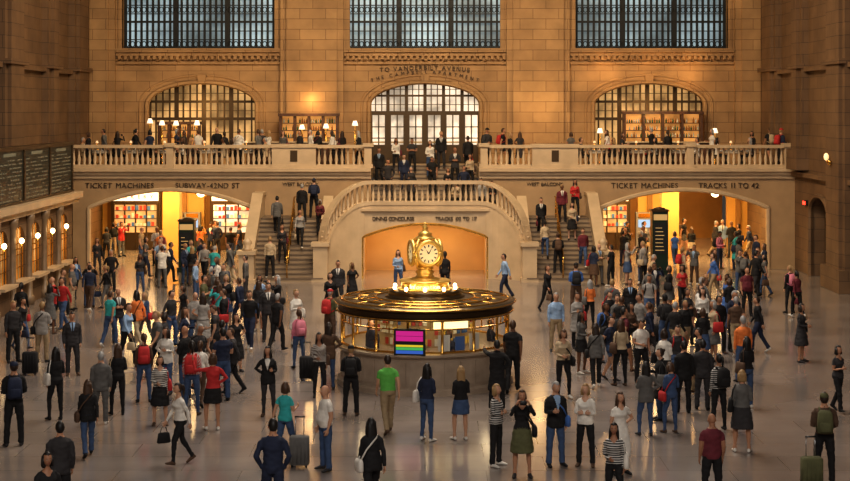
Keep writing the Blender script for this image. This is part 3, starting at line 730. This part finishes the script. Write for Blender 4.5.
    if hair!='bald':
        long=hair in('long','pony','bun','bob')
        def hr(n):
            face=n.y<-.18 and n.z<(.5 if man else .55)+.25*abs(n.x)
            low=n.z<(-.35 if not long else -.55) and not n.y>.2
            ear=(not long) and abs(n.x)>.6 and n.z<.0 and n.y<.35
            k=.86 if (face or low or ear) else (1.09 if man else 1.13)
            h=hf(n); return Vector((h.x*k,h.y*k if n.y<0 or n.z>0 else (h.y*.5+.5)*k,k))
        E.ell((0,.006,.004),(.076,.097,.118),HAIR,28,20,hr)
    if hair=='long':
        E.loft([(0,.035,.06,.085,.07),(0,.045,-.04,.094,.062),(0,.055,-.13,.10,.055),(0,.065,-.22,.105,.045),(0,.07,-.29,.085,.03),(0,.07,-.31,.05,.015)],14,HAIR,2.4)
        for s in (-1,1): E.tube([(s*.07,-.01,.05),(s*.082,-.015,-.05),(s*.085,-.02,-.14),(s*.09,-.03,-.22)],[.018,.022,.024,.008],8,HAIR)
    if hair=='bob':
        E.loft([(0,.03,.06,.085,.075),(0,.035,-.03,.096,.07),(0,.035,-.11,.10,.062),(0,.03,-.14,.08,.045)],14,HAIR,2.4)
        for s in (-1,1): E.tube([(s*.07,-.015,.05),(s*.084,-.02,-.04),(s*.085,-.025,-.12)],[.018,.022,.016],8,HAIR)
    if hair=='pony': E.tube([(0,.09,.06),(0,.13,.05),(0,.145,-.02),(0,.135,-.12),(0,.13,-.19)],[.025,.03,.032,.026,.006],10,HAIR)
    if hair=='bun': E.ell((0,.10,.07),(.042,.04,.042),HAIR,12,8)
    if hair=='cap':
        E.ell((0,.004,.035),(.084,.106,.095),ACC,18,10,lambda n:Vector((1,1,1 if n.z>-.1 else .1)))
        E.tube([(0,-.08,.05),(0,-.13,.045),(0,-.165,.035)],[(.07,.006),(.06,.006),(.03,.004)],10,ACC,ref=(0,0,1))
    E.T=up
    if outfit=='shirt' and man: E.tube([(-.058,.0,1.462),(-.03,-.052,1.445),(0,-.068,1.43),(.03,-.052,1.445),(.058,.0,1.462),(0,.062,1.475),(-.058,0,1.462)],.011,6,TOP)
    zs_=1.455 if man else 1.435
    if 'backpack' in acc:
        E.loft([(0,.2,1.0,.11,.06),(0,.205,1.02,.145,.09),(0,.21,1.2,.15,.1),(0,.195,1.38,.135,.08),(0,.18,1.43,.09,.045)],16,ACC,3.5)
        E.loft([(0,.30,1.04,.09,.03),(0,.305,1.06,.105,.035),(0,.30,1.2,.105,.03),(0,.29,1.22,.09,.02)],14,ACC,3.5)
        for s in (-1,1): E.tube([(s*.09,.14,1.39),(s*.10,.03,zs_),(s*.11,-.07,1.40),(s*.13,-.13,1.28),(s*.17,-.06,1.12),(s*.13,.13,1.05)],[(.022,.010)]*6,6,ACC)
    if 'sling' in acc:
        E.loft([(.25,.02,.80,.04,.12),(.25,.02,.82,.055,.15),(.25,.02,.98,.055,.15),(.245,.02,1.03,.03,.13)],14,ACC,3.5)
        E.tube([(.245,.1,1.0),(.14,.14,1.2),(-.06,.125,1.40),(-.1,.02,zs_),(-.06,-.1,1.37),(.1,-.155,1.2),(.235,-.07,1.0)],[(.016,.006)]*7,6,ACC)
    if 'tote' in acc:
        c=.235 if man else .215
        E.loft([(c+.03,.03,.86,.05,.13),(c+.03,.03,.88,.065,.16),(c+.02,.03,1.1,.05,.15),(c+.01,.03,1.14,.02,.14)],14,ACC,3.5)
        for yy in (-.06,.11): E.tube([(c,yy,1.12),(c-.02,yy*.8,1.3),(c-.08,.02,zs_-.01)],[(.012,.006)]*3,6,ACC)
    E.T=None
    if 'handbag' in acc:
        w,fd,nrm,sd=wr[-1]; c=w+fd*.11
        E.loft([(c.x,c.y,c.z-.36,.045,.13),(c.x,c.y,c.z-.34,.055,.15),(c.x,c.y,c.z-.16,.04,.12),(c.x,c.y,c.z-.14,.02,.1)],14,ACC,3.5)
        E.tube([c+Vector((0,-.08,-.15)),c+Vector((0,-.05,-.04)),c,c+Vector((0,.05,-.04)),c+Vector((0,.08,-.15))],.008,6,ACC)
    if 'camera' in acc:
        w,fd,nrm,sd=wr[1]; w2=wr[-1][0]; c=(w+w2)/2+Vector((0,-.09,.05)); E.loft([(c.x,c.y,c.z-.04,.065,.03),(c.x,c.y,c.z+.04,.06,.03)],12,DRK,6); E.tube([c,c+Vector((0,-.08,0))],[.03,.033],10,DRK)
    me=B.mesh('tmp'); o=bpy.data.objects.new('tmp',me); link(o)
    md=o.modifiers.new('r','REMESH'); md.mode='VOXEL'; md.voxel_size=.0115; md.use_smooth_shade=True
    sm=o.modifiers.new('s','SMOOTH'); sm.factor=.5; sm.iterations=4
    dg=bpy.context.evaluated_depsgraph_get(); rm=bpy.data.meshes.new_from_object(o.evaluated_get(dg))
    bvh=BVHTree.FromPolygons([v.co.copy() for v in me.vertices],[tuple(p.vertices) for p in me.polygons])
    srcm=[p.material_index for p in me.polygons]
    M=MB(); cos=[v.co.copy() for v in rm.vertices]; labs=[]; vl=[SKIN]*len(cos); Ri=R.transposed()
    for p in rm.polygons:
        c=p.center; r=bvh.find_nearest(c); l=srcm[r[2]] if r[2] is not None else TOP
        if l==SKIN and legs in('skirt','dress','mini') and c.z>{'skirt':.52,'dress':.42,'mini':.64}[legs] and c.z<.95 and abs(c.x)<.24: l=TOP if legs=='dress' else BOT
        if l==TOP and outfit in('suit','jacket'):
            q=Ri@(c-pv)+pv
            if q.y<-.06 and q.z>1.16 and abs(q.x)<(q.z-1.14)*.26 and abs(q.x)<.08: l=DRK if (outfit=='suit' and man and abs(q.x)<.018) else SH2
        if l==TOP and outfit=='shirt' and not man:
            q=Ri@(c-pv)+pv
            if q.z>1.36 and q.y<0 and abs(q.x)<(q.z-1.34)*.9 and abs(q.x)<.085: l=SKIN
        labs.append(l)
        for i in p.vertices: vl[i]=l if l!=SKIN else vl[i]
    sd0=sum(map(ord,name))%97
    for i,c in enumerate(cos):
        if vl[i] in(TOP,BOT):
            n=noise.noise(Vector((c.x*9+sd0,c.y*9,c.z*14))); cos[i]=c+rm.vertices[i].normal*n*.012
    M.v=cos; M.f=[tuple(p.vertices) for p in rm.polygons]; M.m=labs; M.s=[True]*len(labs)
    M.add(E.v,E.f,0,True)
    k=len(M.m)-len(E.m); M.m[k:]=E.m
    zmin=min(v.z for v in M.v)
    for v in M.v: v.z-=zmin
    bpy.data.objects.remove(o); bpy.data.meshes.remove(me); bpy.data.meshes.remove(rm)
    out=M.mesh(name,False)
    for _ in range(10): out.materials.append(None)
    return out
down=lambda s:(v3(s*.14,.03,-1),v3(s*.02,-.12,-1))
relax=lambda s:(v3(s*.16,.08,-1),v3(s*.0,-.35,-1))
pocket=lambda s:(v3(s*.38,.28,-1),v3(-s*.42,-.45,-1))
front=lambda s:(v3(s*.16,-.12,-1),v3(-s*.25,-1,.25))
hold=lambda s:(v3(s*.16,.0,-1),v3(-s*.55,-1,-.15))
face=lambda s:(v3(s*.3,-.95,-.35),v3(-s*.45,-.35,1))
wave=lambda s:(v3(s*.8,-.5,-.1),v3(s*.1,-.5,1))
point=lambda s:(v3(s*.5,-.9,.1),v3(s*.3,-1,.15))
cross=lambda s:(v3(s*.22,-.18,-1),v3(-s*1.0,-.5,.12))
back=lambda s:(v3(s*.25,.35,-1),v3(s*.1,.25,-1))
swf=lambda s:(v3(s*.1,-.35,-1),v3(0,-.75,-1)); swb=lambda s:(v3(s*.14,.45,-1),v3(0,.15,-1))
hipd=lambda s:(v3(s*.75,.25,-1),v3(-s*.85,-.25,-.5))
stA=dict(ll=(v3(.10,-.02,-1),v3(.05,.03,-1)),rl=(v3(-.10,.0,-1),v3(-.03,.03,-1)))
stB=dict(ll=(v3(.12,-.18,-1),v3(.03,.10,-1)),rl=(v3(-.04,.02,-1),v3(-.02,.03,-1)))
wkA=dict(ll=(v3(.02,-.42,-1),v3(0,-.05,-1),-12),rl=(v3(-.02,.22,-1),v3(0,.62,-1),32))
wkB=dict(ll=(v3(.02,.20,-1),v3(0,.55,-1),28),rl=(v3(-.02,-.38,-1),v3(0,-.08,-1),-8))
T={}
def tm(n,**k): T[n]=human(n,**k)
tm('m_stand',**stA); tm('m_pock',la=pocket(1),ra=pocket(-1),**stB,hy=20)
tm('m_phone',la=relax(1),ra=hold(-1),**stB,hp=22,short=True,phone=-1); tm('m_walk',la=swb(1),ra=swf(-1),**wkA,lean=3)
tm('m_walk2',la=swf(1),ra=swb(-1),**wkB,lean=3,short=True,belly=.03)
tm('m_suit',outfit='suit',la=relax(1),ra=relax(-1),**stB); tm('m_suitw',outfit='suit',la=swb(1),ra=swf(-1),**wkA,lean=3,acc=('handbag',))
tm('m_suitx',outfit='suit',la=cross(1),ra=cross(-1),**stA,hy=-20,hair='bald')
tm('m_point',outfit='coat',la=point(1),ra=hipd(-1),**stA,hy=25,belly=.05)
tm('m_pack',acc=('backpack',),la=hold(1),ra=hold(-1),**stA,hair='cap'); tm('m_packw',acc=('backpack',),la=swf(1),ra=swb(-1),**wkB,short=True,legs='shorts')
tm('m_cross',la=cross(1),ra=cross(-1),**stB,short=True,belly=.03); tm('m_cam',la=face(1),ra=face(-1),**stA,acc=('camera',),outfit='jacket')
tm('m_belly',la=relax(1),ra=relax(-1),**stA,short=True,belly=.07,hem=.9,hair='bald'); tm('m_sling',la=down(1),ra=front(-1),**stA,acc=('sling',),outfit='jacket',hp=10)
tm('w_stand',g='w',la=relax(1),ra=hold(-1),**stB,acc=('tote',),hair='long',legs='slim')
tm('w_walk',g='w',la=swb(1),ra=swf(-1),**wkA,hair='pony',legs='slim',acc=('handbag',),lean=3)
tm('w_walk2',g='w',la=swf(1),ra=swb(-1),**wkB,hair='long',acc=('sling',),outfit='jacket',lean=4)
tm('w_skirt',g='w',la=relax(1),ra=hold(-1),**stA,hair='bob',legs='skirt',acc=('tote',)); tm('w_mini',g='w',la=hold(1),ra=hold(-1),**stB,hair='long',legs='mini',hy=-15)
tm('w_dress',g='w',la=hipd(1),ra=relax(-1),**stA,hair='long',legs='dress',short=True); tm('w_phone',g='w',la=hold(1),ra=hold(-1),**stB,hair='bob',hp=22,legs='slim',phone=1,acc=('sling',))
tm('w_pack',g='w',la=relax(1),ra=relax(-1),**stA,hair='pony',acc=('backpack',),legs='slim',hy=15); tm('w_coat',g='w',outfit='coat',la=relax(1),ra=front(-1),**stB,hair='bun',acc=('tote',))
tm('w_cross',g='w',la=cross(1),ra=cross(-1),**stA,hair='bob',belly=.03,hem=.88); tm('w_wave',g='w',la=wave(1),ra=hipd(-1),**stB,hair='bob',legs='mini',hp=-8)
tm('w_cam',g='w',la=face(1),ra=face(-1),**stA,hair='long',legs='skirt',acc=('camera','sling')); tm('w_pull',g='w',la=back(1),ra=front(-1),**wkB,hair='bob',short=True,hem=.88)
tm('w_talk',g='w',la=front(1),ra=hipd(-1),**stB,hair='long',legs='slim',hy=-20,outfit='jacket')
sit=dict(ll=(v3(.1,-1,-.05),v3(.02,.05,-1)),rl=(v3(-.1,-1,-.05),v3(-.02,.05,-1)))
tm('m_sit',la=hold(1),ra=hold(-1),**sit,outfit='jacket'); tm('w_sit',g='w',la=hold(1),ra=front(-1),**sit,hair='long')
C=dict(K=(.012,.011,.012),N=(.018,.025,.055),G=(.12,.115,.11),LG=(.30,.28,.26),W=(.68,.64,.58),B=(.06,.14,.38),LB=(.28,.40,.58),J=(.05,.085,.17),R=(.45,.03,.03),M=(.13,.02,.03),
 KH=(.30,.22,.13),BR=(.09,.05,.03),BE=(.45,.35,.23),T=(.04,.36,.36),GR=(.12,.42,.08),O=(.70,.20,.05),P=(.6,.20,.26),OL=(.10,.10,.045),D=(.035,.032,.034),PU=(.12,.06,.18),Y=(.6,.42,.1))
def cloth(c,kind=''):
    n='cloth_'+c+kind
    if n in bpy.data.materials: return bpy.data.materials[n]
    m=mat(n,C[c],.85,var=.18,scale=6,bump=.3)
    if kind:
        nt=m.node_tree; bs=nt.nodes['Principled BSDF']; tc=nt.nodes.new('ShaderNodeTexCoord')
        w=nt.nodes.new('ShaderNodeTexWave'); w.bands_direction='Z' if kind=='s' else 'DIAGONAL'; w.inputs['Scale'].default_value=7 if kind=='s' else 9
        r=nt.nodes.new('ShaderNodeValToRGB'); r.color_ramp.interpolation='CONSTANT'; r.color_ramp.elements[1].position=.5
        r.color_ramp.elements[0].color=(*C[c],1); r.color_ramp.elements[1].color=(.02,.02,.025,1) if c in('W','LB','BE','LG') else (.5,.48,.45,1)
        nt.links.new(tc.outputs['Object'],w.inputs['Vector']); nt.links.new(w.outputs['Fac'],r.inputs['Fac']); nt.links.new(r.outputs['Color'],bs.inputs['Base Color'])
    return m
SK=[mat('skin_%d'%i,c,.5,spec=.3) for i,c in enumerate(((.50,.28,.18),(.44,.23,.14),(.34,.17,.10),(.16,.075,.04),(.53,.31,.21)))]
HR=[mat('hair_%d'%i,c,.5) for i,c in enumerate(((.012,.009,.008),(.03,.016,.01),(.07,.035,.018),(.32,.2,.09),(.3,.29,.28)))]
EYEM=mat('eye_white',(.55,.52,.48),.3); DRKM=mat('dark_detail',(.01,.01,.012),.4); LIPM=mat('lips',(.35,.1,.09),.5)
PEOPLE=[]
def person(t,x,y,z,rot,top=None,bot=None,acc=None,sk=None,hr=None,sc=None,grp='g'):
    rn=random
    top=top or rn.choice('K K N D G LG W W LB B R M BE BE BR J N OL W P LG T O KH LB'.split()); bot=bot or rn.choice('K K J J N D BR KH J BE G'.split())
    acc=acc or rn.choice('K BR K M N BE G R'.split())
    o=bpy.data.objects.new('man' if t[0]=='m' else 'woman',T[t]); link(o)
    kt=''
    if len(top)>1 and top[-1] in 'sc' : kt=top[-1]; top=top[:-1]
    ms=[cloth(top,kt),cloth(bot),SK[rn.choice((0,0,1,1,2,3,4)) if sk is None else sk],HR[rn.choice((0,0,1,1,2,2,3,4)) if hr is None else hr],
        cloth(rn.choice(('K','BR','K','W','D'))),cloth(acc),cloth(rn.choice(('W','LB','W'))),EYEM,DRKM,LIPM]
    for i,m in enumerate(ms): o.material_slots[i].link='OBJECT'; o.material_slots[i].material=m
    s=sc or rn.uniform(.93,1.04)*(1.0 if t[0]=='m' else .96)
    o.scale=(s,s,s); o.location=(x,y,z); o.rotation_euler=(0,0,math.radians(rot)); PEOPLE.append((o,grp)); return o
def G(px,py,t,rot,top=None,bot=None,acc=None,sk=None,hr=None,sc=None):
    p=gp(px,py); return person(t,p.x,p.y,0,rot,top,bot,acc,sk,hr,sc)
L=[(14,446,'m_pack',200,'K','K'),(60,519,'m_suit',200,'D','K',None,1,0),(47,560,'w_cross',30,'K','K'),(56,420,'w_stand',215,'K','K','W',1,0),(72,375,'m_suit',20,'D','D',None,1,0),
(42,362,'m_sling',170,'LG','KH','K'),(13,362,'m_stand',40,'D','K'),(22,350,'w_walk',60,'K','J'),(62,318,'m_walk',80,'D','K'),(88,457,'w_walk2',200,'K','J','BR',1,2),(101,424,'m_suit',190,'G','G',None,0,4),
(118,415,'w_stand',200,'K','K'),(144,402,'w_pack',190,'BR','J','R',0,2),(160,425,'w_skirt',10,'Ws','K','R',0,1),(180,465,'w_walk',-60,'W','K','K',0,1),(192,415,'w_pack',180,'Rc','J'),
(213,430,'w_wave',200,'R','K','K',1,2),(222,386,'m_cross',160,'D','J'),(236,372,'w_dress',30,'K','K',None,0,1),(268,416,'w_talk',0,'K','D',None,1,0),(268,341,'m_suit',10,'D','D',None,0,1),
(277,352,'m_walk2',150,'K','K'),(296,346,'w_coat',40,'W','W','W',4,3),(299,368,'w_pack',200,'P','J','P',0,2),(273,524,'m_pock',180,'N','N',None,1,0),(291,463,'w_pull',150,'T','J',None,0,2),
(318,469,'m_belly',-60,'W','J',None,0,4),(319,397,'w_stand',10,'BRc','K','BR',2,0),(330,346,'m_pack',150,'OL','BR','R'),(351,415,'m_pack',180,'K','K','K',0,3),(372,516,'w_walk2',200,'K','K','W',1,0),
(388,434,'m_walk2',195,'GR','KH',None,0,1),(427,441,'w_stand',150,'N','J','W',2,0),(461,440,'w_mini',200,'K','J',None,0,3),(497,411,'m_point',170,'K','K',None,1,0),(496,466,'w_cross',60,'Ks','K',None,0,3),
(522,477,'w_cam',0,'K','OL','K',1,2),(558,466,'m_sling',20,'K','J','B',0,4),(583,466,'w_cross',-15,'W','K',None,4,3),(563,398,'w_phone',10,'BE','K','K',0,2),(556,351,'m_stand',5,'LB','KH',None,0,4),
(547,312,'w_walk',40,'K','K'),(576,313,'m_pack',180,'B','BR','K'),(505,299,'m_walk',-80,'LB','N',None,1,1),(620,474,'w_dress',20,'W','W',None,0,2),(614,512,'w_stand',-10,'Ks','K','W',2,0),
(646,436,'w_talk',190,'G','J',None,2,0),(671,433,'w_phone',200,'J','J','R',0,2),(684,413,'m_suit',190,'K','K',None,1,0),(664,397,'w_skirt',150,'W','K','K',1,1),(641,384,'m_phone',20,'W','K',None,1,1),
(621,386,'w_stand',200,'BE','K'),(606,362,'w_pack',30,'K','J','B'),(596,388,'w_walk2',180,'G','K'),(703,410,'m_suit',170,'D','D',None,1,0),(719,430,'w_pack',200,'Ks','K','K',2,0),(742,452,'w_skirt',170,'G','D','K',1,3),
(743,382,'m_stand',190,'O','J',None,0,4),(747,408,'w_stand',210,'K','J','BR'),(712,505,'m_belly',185,'M','K',None,2,0),(824,484,'m_pack',170,'BR','K','OL',1,1),(838,412,'w_pull',30,'D','K','R',1,0),
(801,362,'w_skirt',60,'D','D','K',1,1),(790,313,'w_pack',200,'K','K','P',0,3),(797,318,'w_walk',200,'M','K'),(720,354,'m_pock',20,'K','K',None,2,0),(735,356,'m_walk2',180,'BR','KH'),(700,344,'w_stand',0,'W','K'),(747,316,'m_belly',10,'M','K',None,1,0),
(665,352,'m_pack',190,'D','J','K'),(690,345,'w_coat',30,'D','D','BR'),(630,330,'m_suit',0,'K','K'),(612,335,'m_sling',160,'G','J'),(682,310,'w_pull',0,'R','K'),(577,348,'w_coat',20,'LG','K','R'),(590,328,'w_stand',200,'O','K'),
(338,309,'m_suit',0,'D','D'),(352,306,'w_dress',30,'K','K'),(398,293,'w_stand',10,'LB','J'),(445,297,'w_walk',180,'K','K'),(111,292,'m_pock',0,'K','K'),(140,294,'w_stand',10,'D','J'),(75,300,'w_walk2',40,'J','K'),(97,275,'w_stand',20,'D','D'),
(330,322,'w_skirt',20,'K','K'),(378,385,'w_talk',190,'BR','J'),(487,389,'m_walk2',170,'K','K')]
for a in L: 
    a=list(a)+[None]*(9-len(a)); px,py,t,r,tp,bt,ac,sk,hr=a; G(px,py,t,r,tp,bt,ac,sk,hr)
STEEL=mat('handle_steel',(.5,.5,.5),.3,1)
def suitcase(px,py,c,h=.62):
    p=gp(px,py); b=MB()
    b.loft([(0,0,.05,.17,.10),(0,0,.07,.20,.125),(0,0,h-.03,.20,.125),(0,0,h,.17,.10)],20,0,5)
    for k in (-.12,-.04,.04,.12): b.tube([(k,-.127,.1),(k,-.127,h-.06)],.01,5,0)
    for sx in (-.14,.14):
        for sy in (-.08,.08): b.ell((sx,sy,.03),(.02,.03,.03),1,8,6)
        b.tube([(sx*.6,.09,h-.02),(sx*.6,.09,h+.36)],.009,6,2)
    b.tube([(-.1,.09,h+.36),(.1,.09,h+.36)],.016,6,1); o=b.obj('suitcase',[cloth(c),DRKM,STEEL]); o.location=(p.x,p.y,0); PEOPLE.append((o,'g'))
for a in ((301,466,'G'),(307,380,'K'),(655,345,'K'),(30,375,'K'),(812,490,'OL')): suitcase(*a)
G1=[k for k in T if 'sit' not in k and k not in('m_point','w_wave')]+['m_walk','m_packw','w_walk','w_walk2','m_suitw','m_walk2','w_pull','m_walk','w_walk']
def fits(x,y,dmin=.66):
    if (Vector((x,y))-Vector((0,40))).length<2.95: return False
    for o,g in PEOPLE:
        if g=='g' and (o.location.x-x)**2+(o.location.y-y)**2<dmin**2: return False
    return True
def okpos(x,y):
    if abs(x+10.45)<.9 and abs(y-67.0)<.9 or abs(x-10.15)<.9 and abs(y-66.)<.9: return False
    if abs(x)<8.0 and y>62.2: return False
    if 67.4<y<69.0 and (abs(x)>14.3 or abs(x)<8.5): return False
    if 71.9<y<74.1 and (abs(x-11.7)<1.1 or abs(x+12.1)<1.1): return False
    if y>76.5 or abs(x)>W-1.1 or (x<-13.6 and y<63.6): return False
    return True
def crowd(n,x0,x1,y0,y1,dark=.4):
    k=0;tries=0
    while k<n and tries<n*60:
        tries+=1; px=random.uniform(x0,x1);py=random.uniform(y0,y1); p=gp(px,py); gsz=random.choice((1,1,2,2,3,4)); a0=random.uniform(0,6.28)
        for j in range(gsz):
            r=0 if gsz==1 else (.42 if gsz<4 else .6); aa=a0+6.283*j/gsz; x,y=p.x+r*math.cos(aa),p.y+r*math.sin(aa)
            if not fits(x,y) or not okpos(x,y): continue
            top=None if random.random()>dark else random.choice(('K','D','N','K','G'))
            rot=random.choice((90,-90,180,160,60,-60,random.uniform(0,360),random.uniform(0,360))) if gsz==1 else math.degrees(math.atan2(-math.cos(aa),math.sin(aa)))+random.uniform(-25,25)
            person(random.choice(G1),x,y,0,rot,top); k+=1
crowd(26,150,250,298,405,.45); crowd(9,85,150,300,395,.5); crowd(4,5,70,300,345,.6); crowd(16,120,250,266,298,.5); crowd(13,100,252,254,266,.6)
crowd(22,595,765,300,372,.45); crowd(3,575,640,340,400,.4); crowd(19,600,790,266,300,.5); crowd(14,610,780,254,266,.6); crowd(3,620,730,370,425,.4); crowd(3,255,330,310,352,.5)
gs=[o for o,g in PEOPLE if g=='g']
for _ in range(40):
    for i,a in enumerate(gs):
        for c in gs[i+1:]:
            d=(a.location-c.location).to_2d(); l=d.length
            if l<.60: 
                d=(d/l if l>1e-4 else Vector((1,0)))*(.60-l)*.5; a.location.x+=d.x;a.location.y+=d.y;c.location.x-=d.x;c.location.y-=d.y
        d=(a.location.to_2d()-Vector((0,40)));
        if d.length<2.78: d=d.normalized()*2.78; a.location.x=d.x; a.location.y=40+d.y
for a in (-.9,.35,1.6,-2.2): person(random.choice(('m_stand','w_cross')),1.72*math.sin(a),40-1.72*math.cos(a),0,math.degrees(a),'N','K',grp='b')
def stair(px,i,t,rot,top=None,bot=None):
    y=YF+(i+.5)*tr if i<ns else YF+ns*tr+.5; x=(px-CX)*y/F; person(t,x,y,min(ZL,(i+1)*rs) if i<ns else ZL,rot,top,bot,grp='s')
for a in ((282,3,'w_stand',10,'D','K'),(302,12,'m_stand',180,'K','K'),(314,13,'m_pack',180,'N','K'),(322,4,'w_coat',0,'K','K'),(300,6,'w_walk',0,'LG','K'),(270,0,'m_stand',180,'BE','K'),(277,9,'m_suitw',180,'G','K'),(320,9,'w_phone',0,'M','K'),
          (562,12,'m_suit',0,'M','K'),(575,13,'w_stand',0,'R','K'),(572,8,'w_skirt',0,'BE','K'),(558,1,'m_pack',180,'K','K'),(583,2,'m_walk',0,'M','J'),(541,9,'m_suitw',0,'K','K'),(545,4,'w_walk',180,'BE','J')): stair(*a)
def ust(px,i,t,rot,top=None,bot=None):
    y=YB+(i+.5)*.3; person(t,(px-CX)*y/F,y,ZL+(i+1)*r2,rot,top,bot,grp='u')
for a in ((379,6,'m_suit',0,'K','K'),(388,3,'m_pock',0,'D','D'),(396,9,'w_stand',0,'W','K'),(404,5,'m_suit',0,'N','N'),(412,9,'m_cross',0,'D','K'),(411,2,'w_coat',0,'D','K'),(430,8,'w_stand',0,'W','J'),(432,4,'m_phone',0,'K','K'),
          (441,10,'m_suit',0,'K','D'),(448,2,'w_cross',0,'K','K'),(455,6,'m_suitx',0,'D','K'),(464,2,'m_pock',0,'N','K'),(470,5,'w_stand',0,'BE','K'),(468,9,'m_suitw',180,'K','K')): ust(*a)
for px,t,tp in ((456,'w_phone','BE'),(481,'m_stand','LG'),(492,'w_cross','K')): person(t,(px-CX)*66/F,66.,ZL,0,tp,'K',grp='s')
def balc(px,y,t,rot,top=None):
    person(t,(px-CX)*y/F,y,ZB,rot,top or random.choice(('K','D','N','W','K','G')),'K',grp='t')
for px in (88,105,118,134,150,178,197,216,224,240,258,268,283,309,317,333,341,361): balc(px+random.uniform(-2,2),random.choice((69.0,70.8,71.0)),random.choice(G1),random.uniform(0,360))
for px in (184,262,300): balc(px,70.9,'m_stand',random.uniform(0,360),'D')
for px in (487,503,510,520,571,608,622,652,668,712,752,770,781): balc(px,random.choice((69.,70.9,71.1)),random.choice(G1),random.uniform(0,360))
for x,y,s in SEATS: person(random.choice(('m_sit','w_sit')),x,y,ZB,-90*s,random.choice(('K','W','D','LG','BE')),'K',grp='t',sc=1.0)
# ------------------------------------------------------------------ lights
def area(name,loc,rot,sx,sy,p,col):
    l=bpy.data.lights.new(name,'AREA'); l.shape='RECTANGLE'; l.size=sx; l.size_y=sy; l.energy=p; l.color=col
    o=bpy.data.objects.new(name,l); link(o); o.location=loc; o.rotation_euler=[math.radians(a) for a in rot]; return o
def ptl(name,loc,p,col,r=.3):
    l=bpy.data.lights.new(name,'POINT'); l.energy=p; l.color=col; l.shadow_soft_size=r; o=bpy.data.objects.new(name,l); link(o); o.location=loc
area('vault_daylight',(0,44,20),(0,0,0),8,22,4600,(1.,.88,.75))
area('vault_warm_light',(0,55,20),(54,0,0),16,5,3300,(1.,.72,.40))
area('east_fill_light',(0,2,19),(58,0,0),14,8,3600,(1.,.93,.86))  # unseen fill above the camera, added to brighten foreground people and floor
for s in (-1,1):
    area('passage_light',(s*11.8,71.2,3.68),(0,0,0),7,1.4,560,(1.,.66,.27)); area('passage_light',(s*11.8,75.2,3.68),(0,0,0),7,1.4,470,(1.,.64,.25))
    area('passage_light',(s*11.8,81.5,3.9),(0,0,0),6,4,240,(1.,.64,.28))
    ptl('wall_uplight',(s*10.9,71.8,7.2),75,(1.,.64,.28)); ptl('wall_uplight',(s*5.4,72.2,7.4),65,(1.,.64,.28))
for x,z,e in ((8.7,9.0,26),(12.8,8.95,26),(10.8,9.2,14),(-5.5,7.6,16)):
    ptl('wall_washer',(x,73.2,z),e,(1.,.55,.2),.15)
area('niche_light',(0,65.9,2.28),(0,0,0),4.4,1.6,130,(1.,.66,.30))
ptl('clock_fill_light',(-.9,38.7,3.1),18,(1.,.70,.32),.1); ptl('clock_fill_light',(.9,38.7,3.1),18,(1.,.70,.32),.1)  # point lights without fixtures, added in front of the clock to brighten its brass
wd=bpy.data.worlds.new('World'); SC.world=wd; wd.use_nodes=True
bg=wd.node_tree.nodes['Background']; bg.inputs[0].default_value=(.85,.74,.64,1); bg.inputs[1].default_value=.06
# ------------------------------------------------------------------ camera
cam=bpy.data.cameras.new('camera'); co=bpy.data.objects.new('camera',cam); link(co)
cam.sensor_width=36; cam.lens=F/850*36; cam.shift_y=-(240.5-HY)/850; cam.clip_end=300
co.location=(0,0,H); co.rotation_euler=(math.radians(90),0,0); SC.camera=co
SC.view_settings.view_transform='Standard'
try: SC.view_settings.look='Medium High Contrast'
except Exception as e: print('look',e)
print('people',len(PEOPLE))
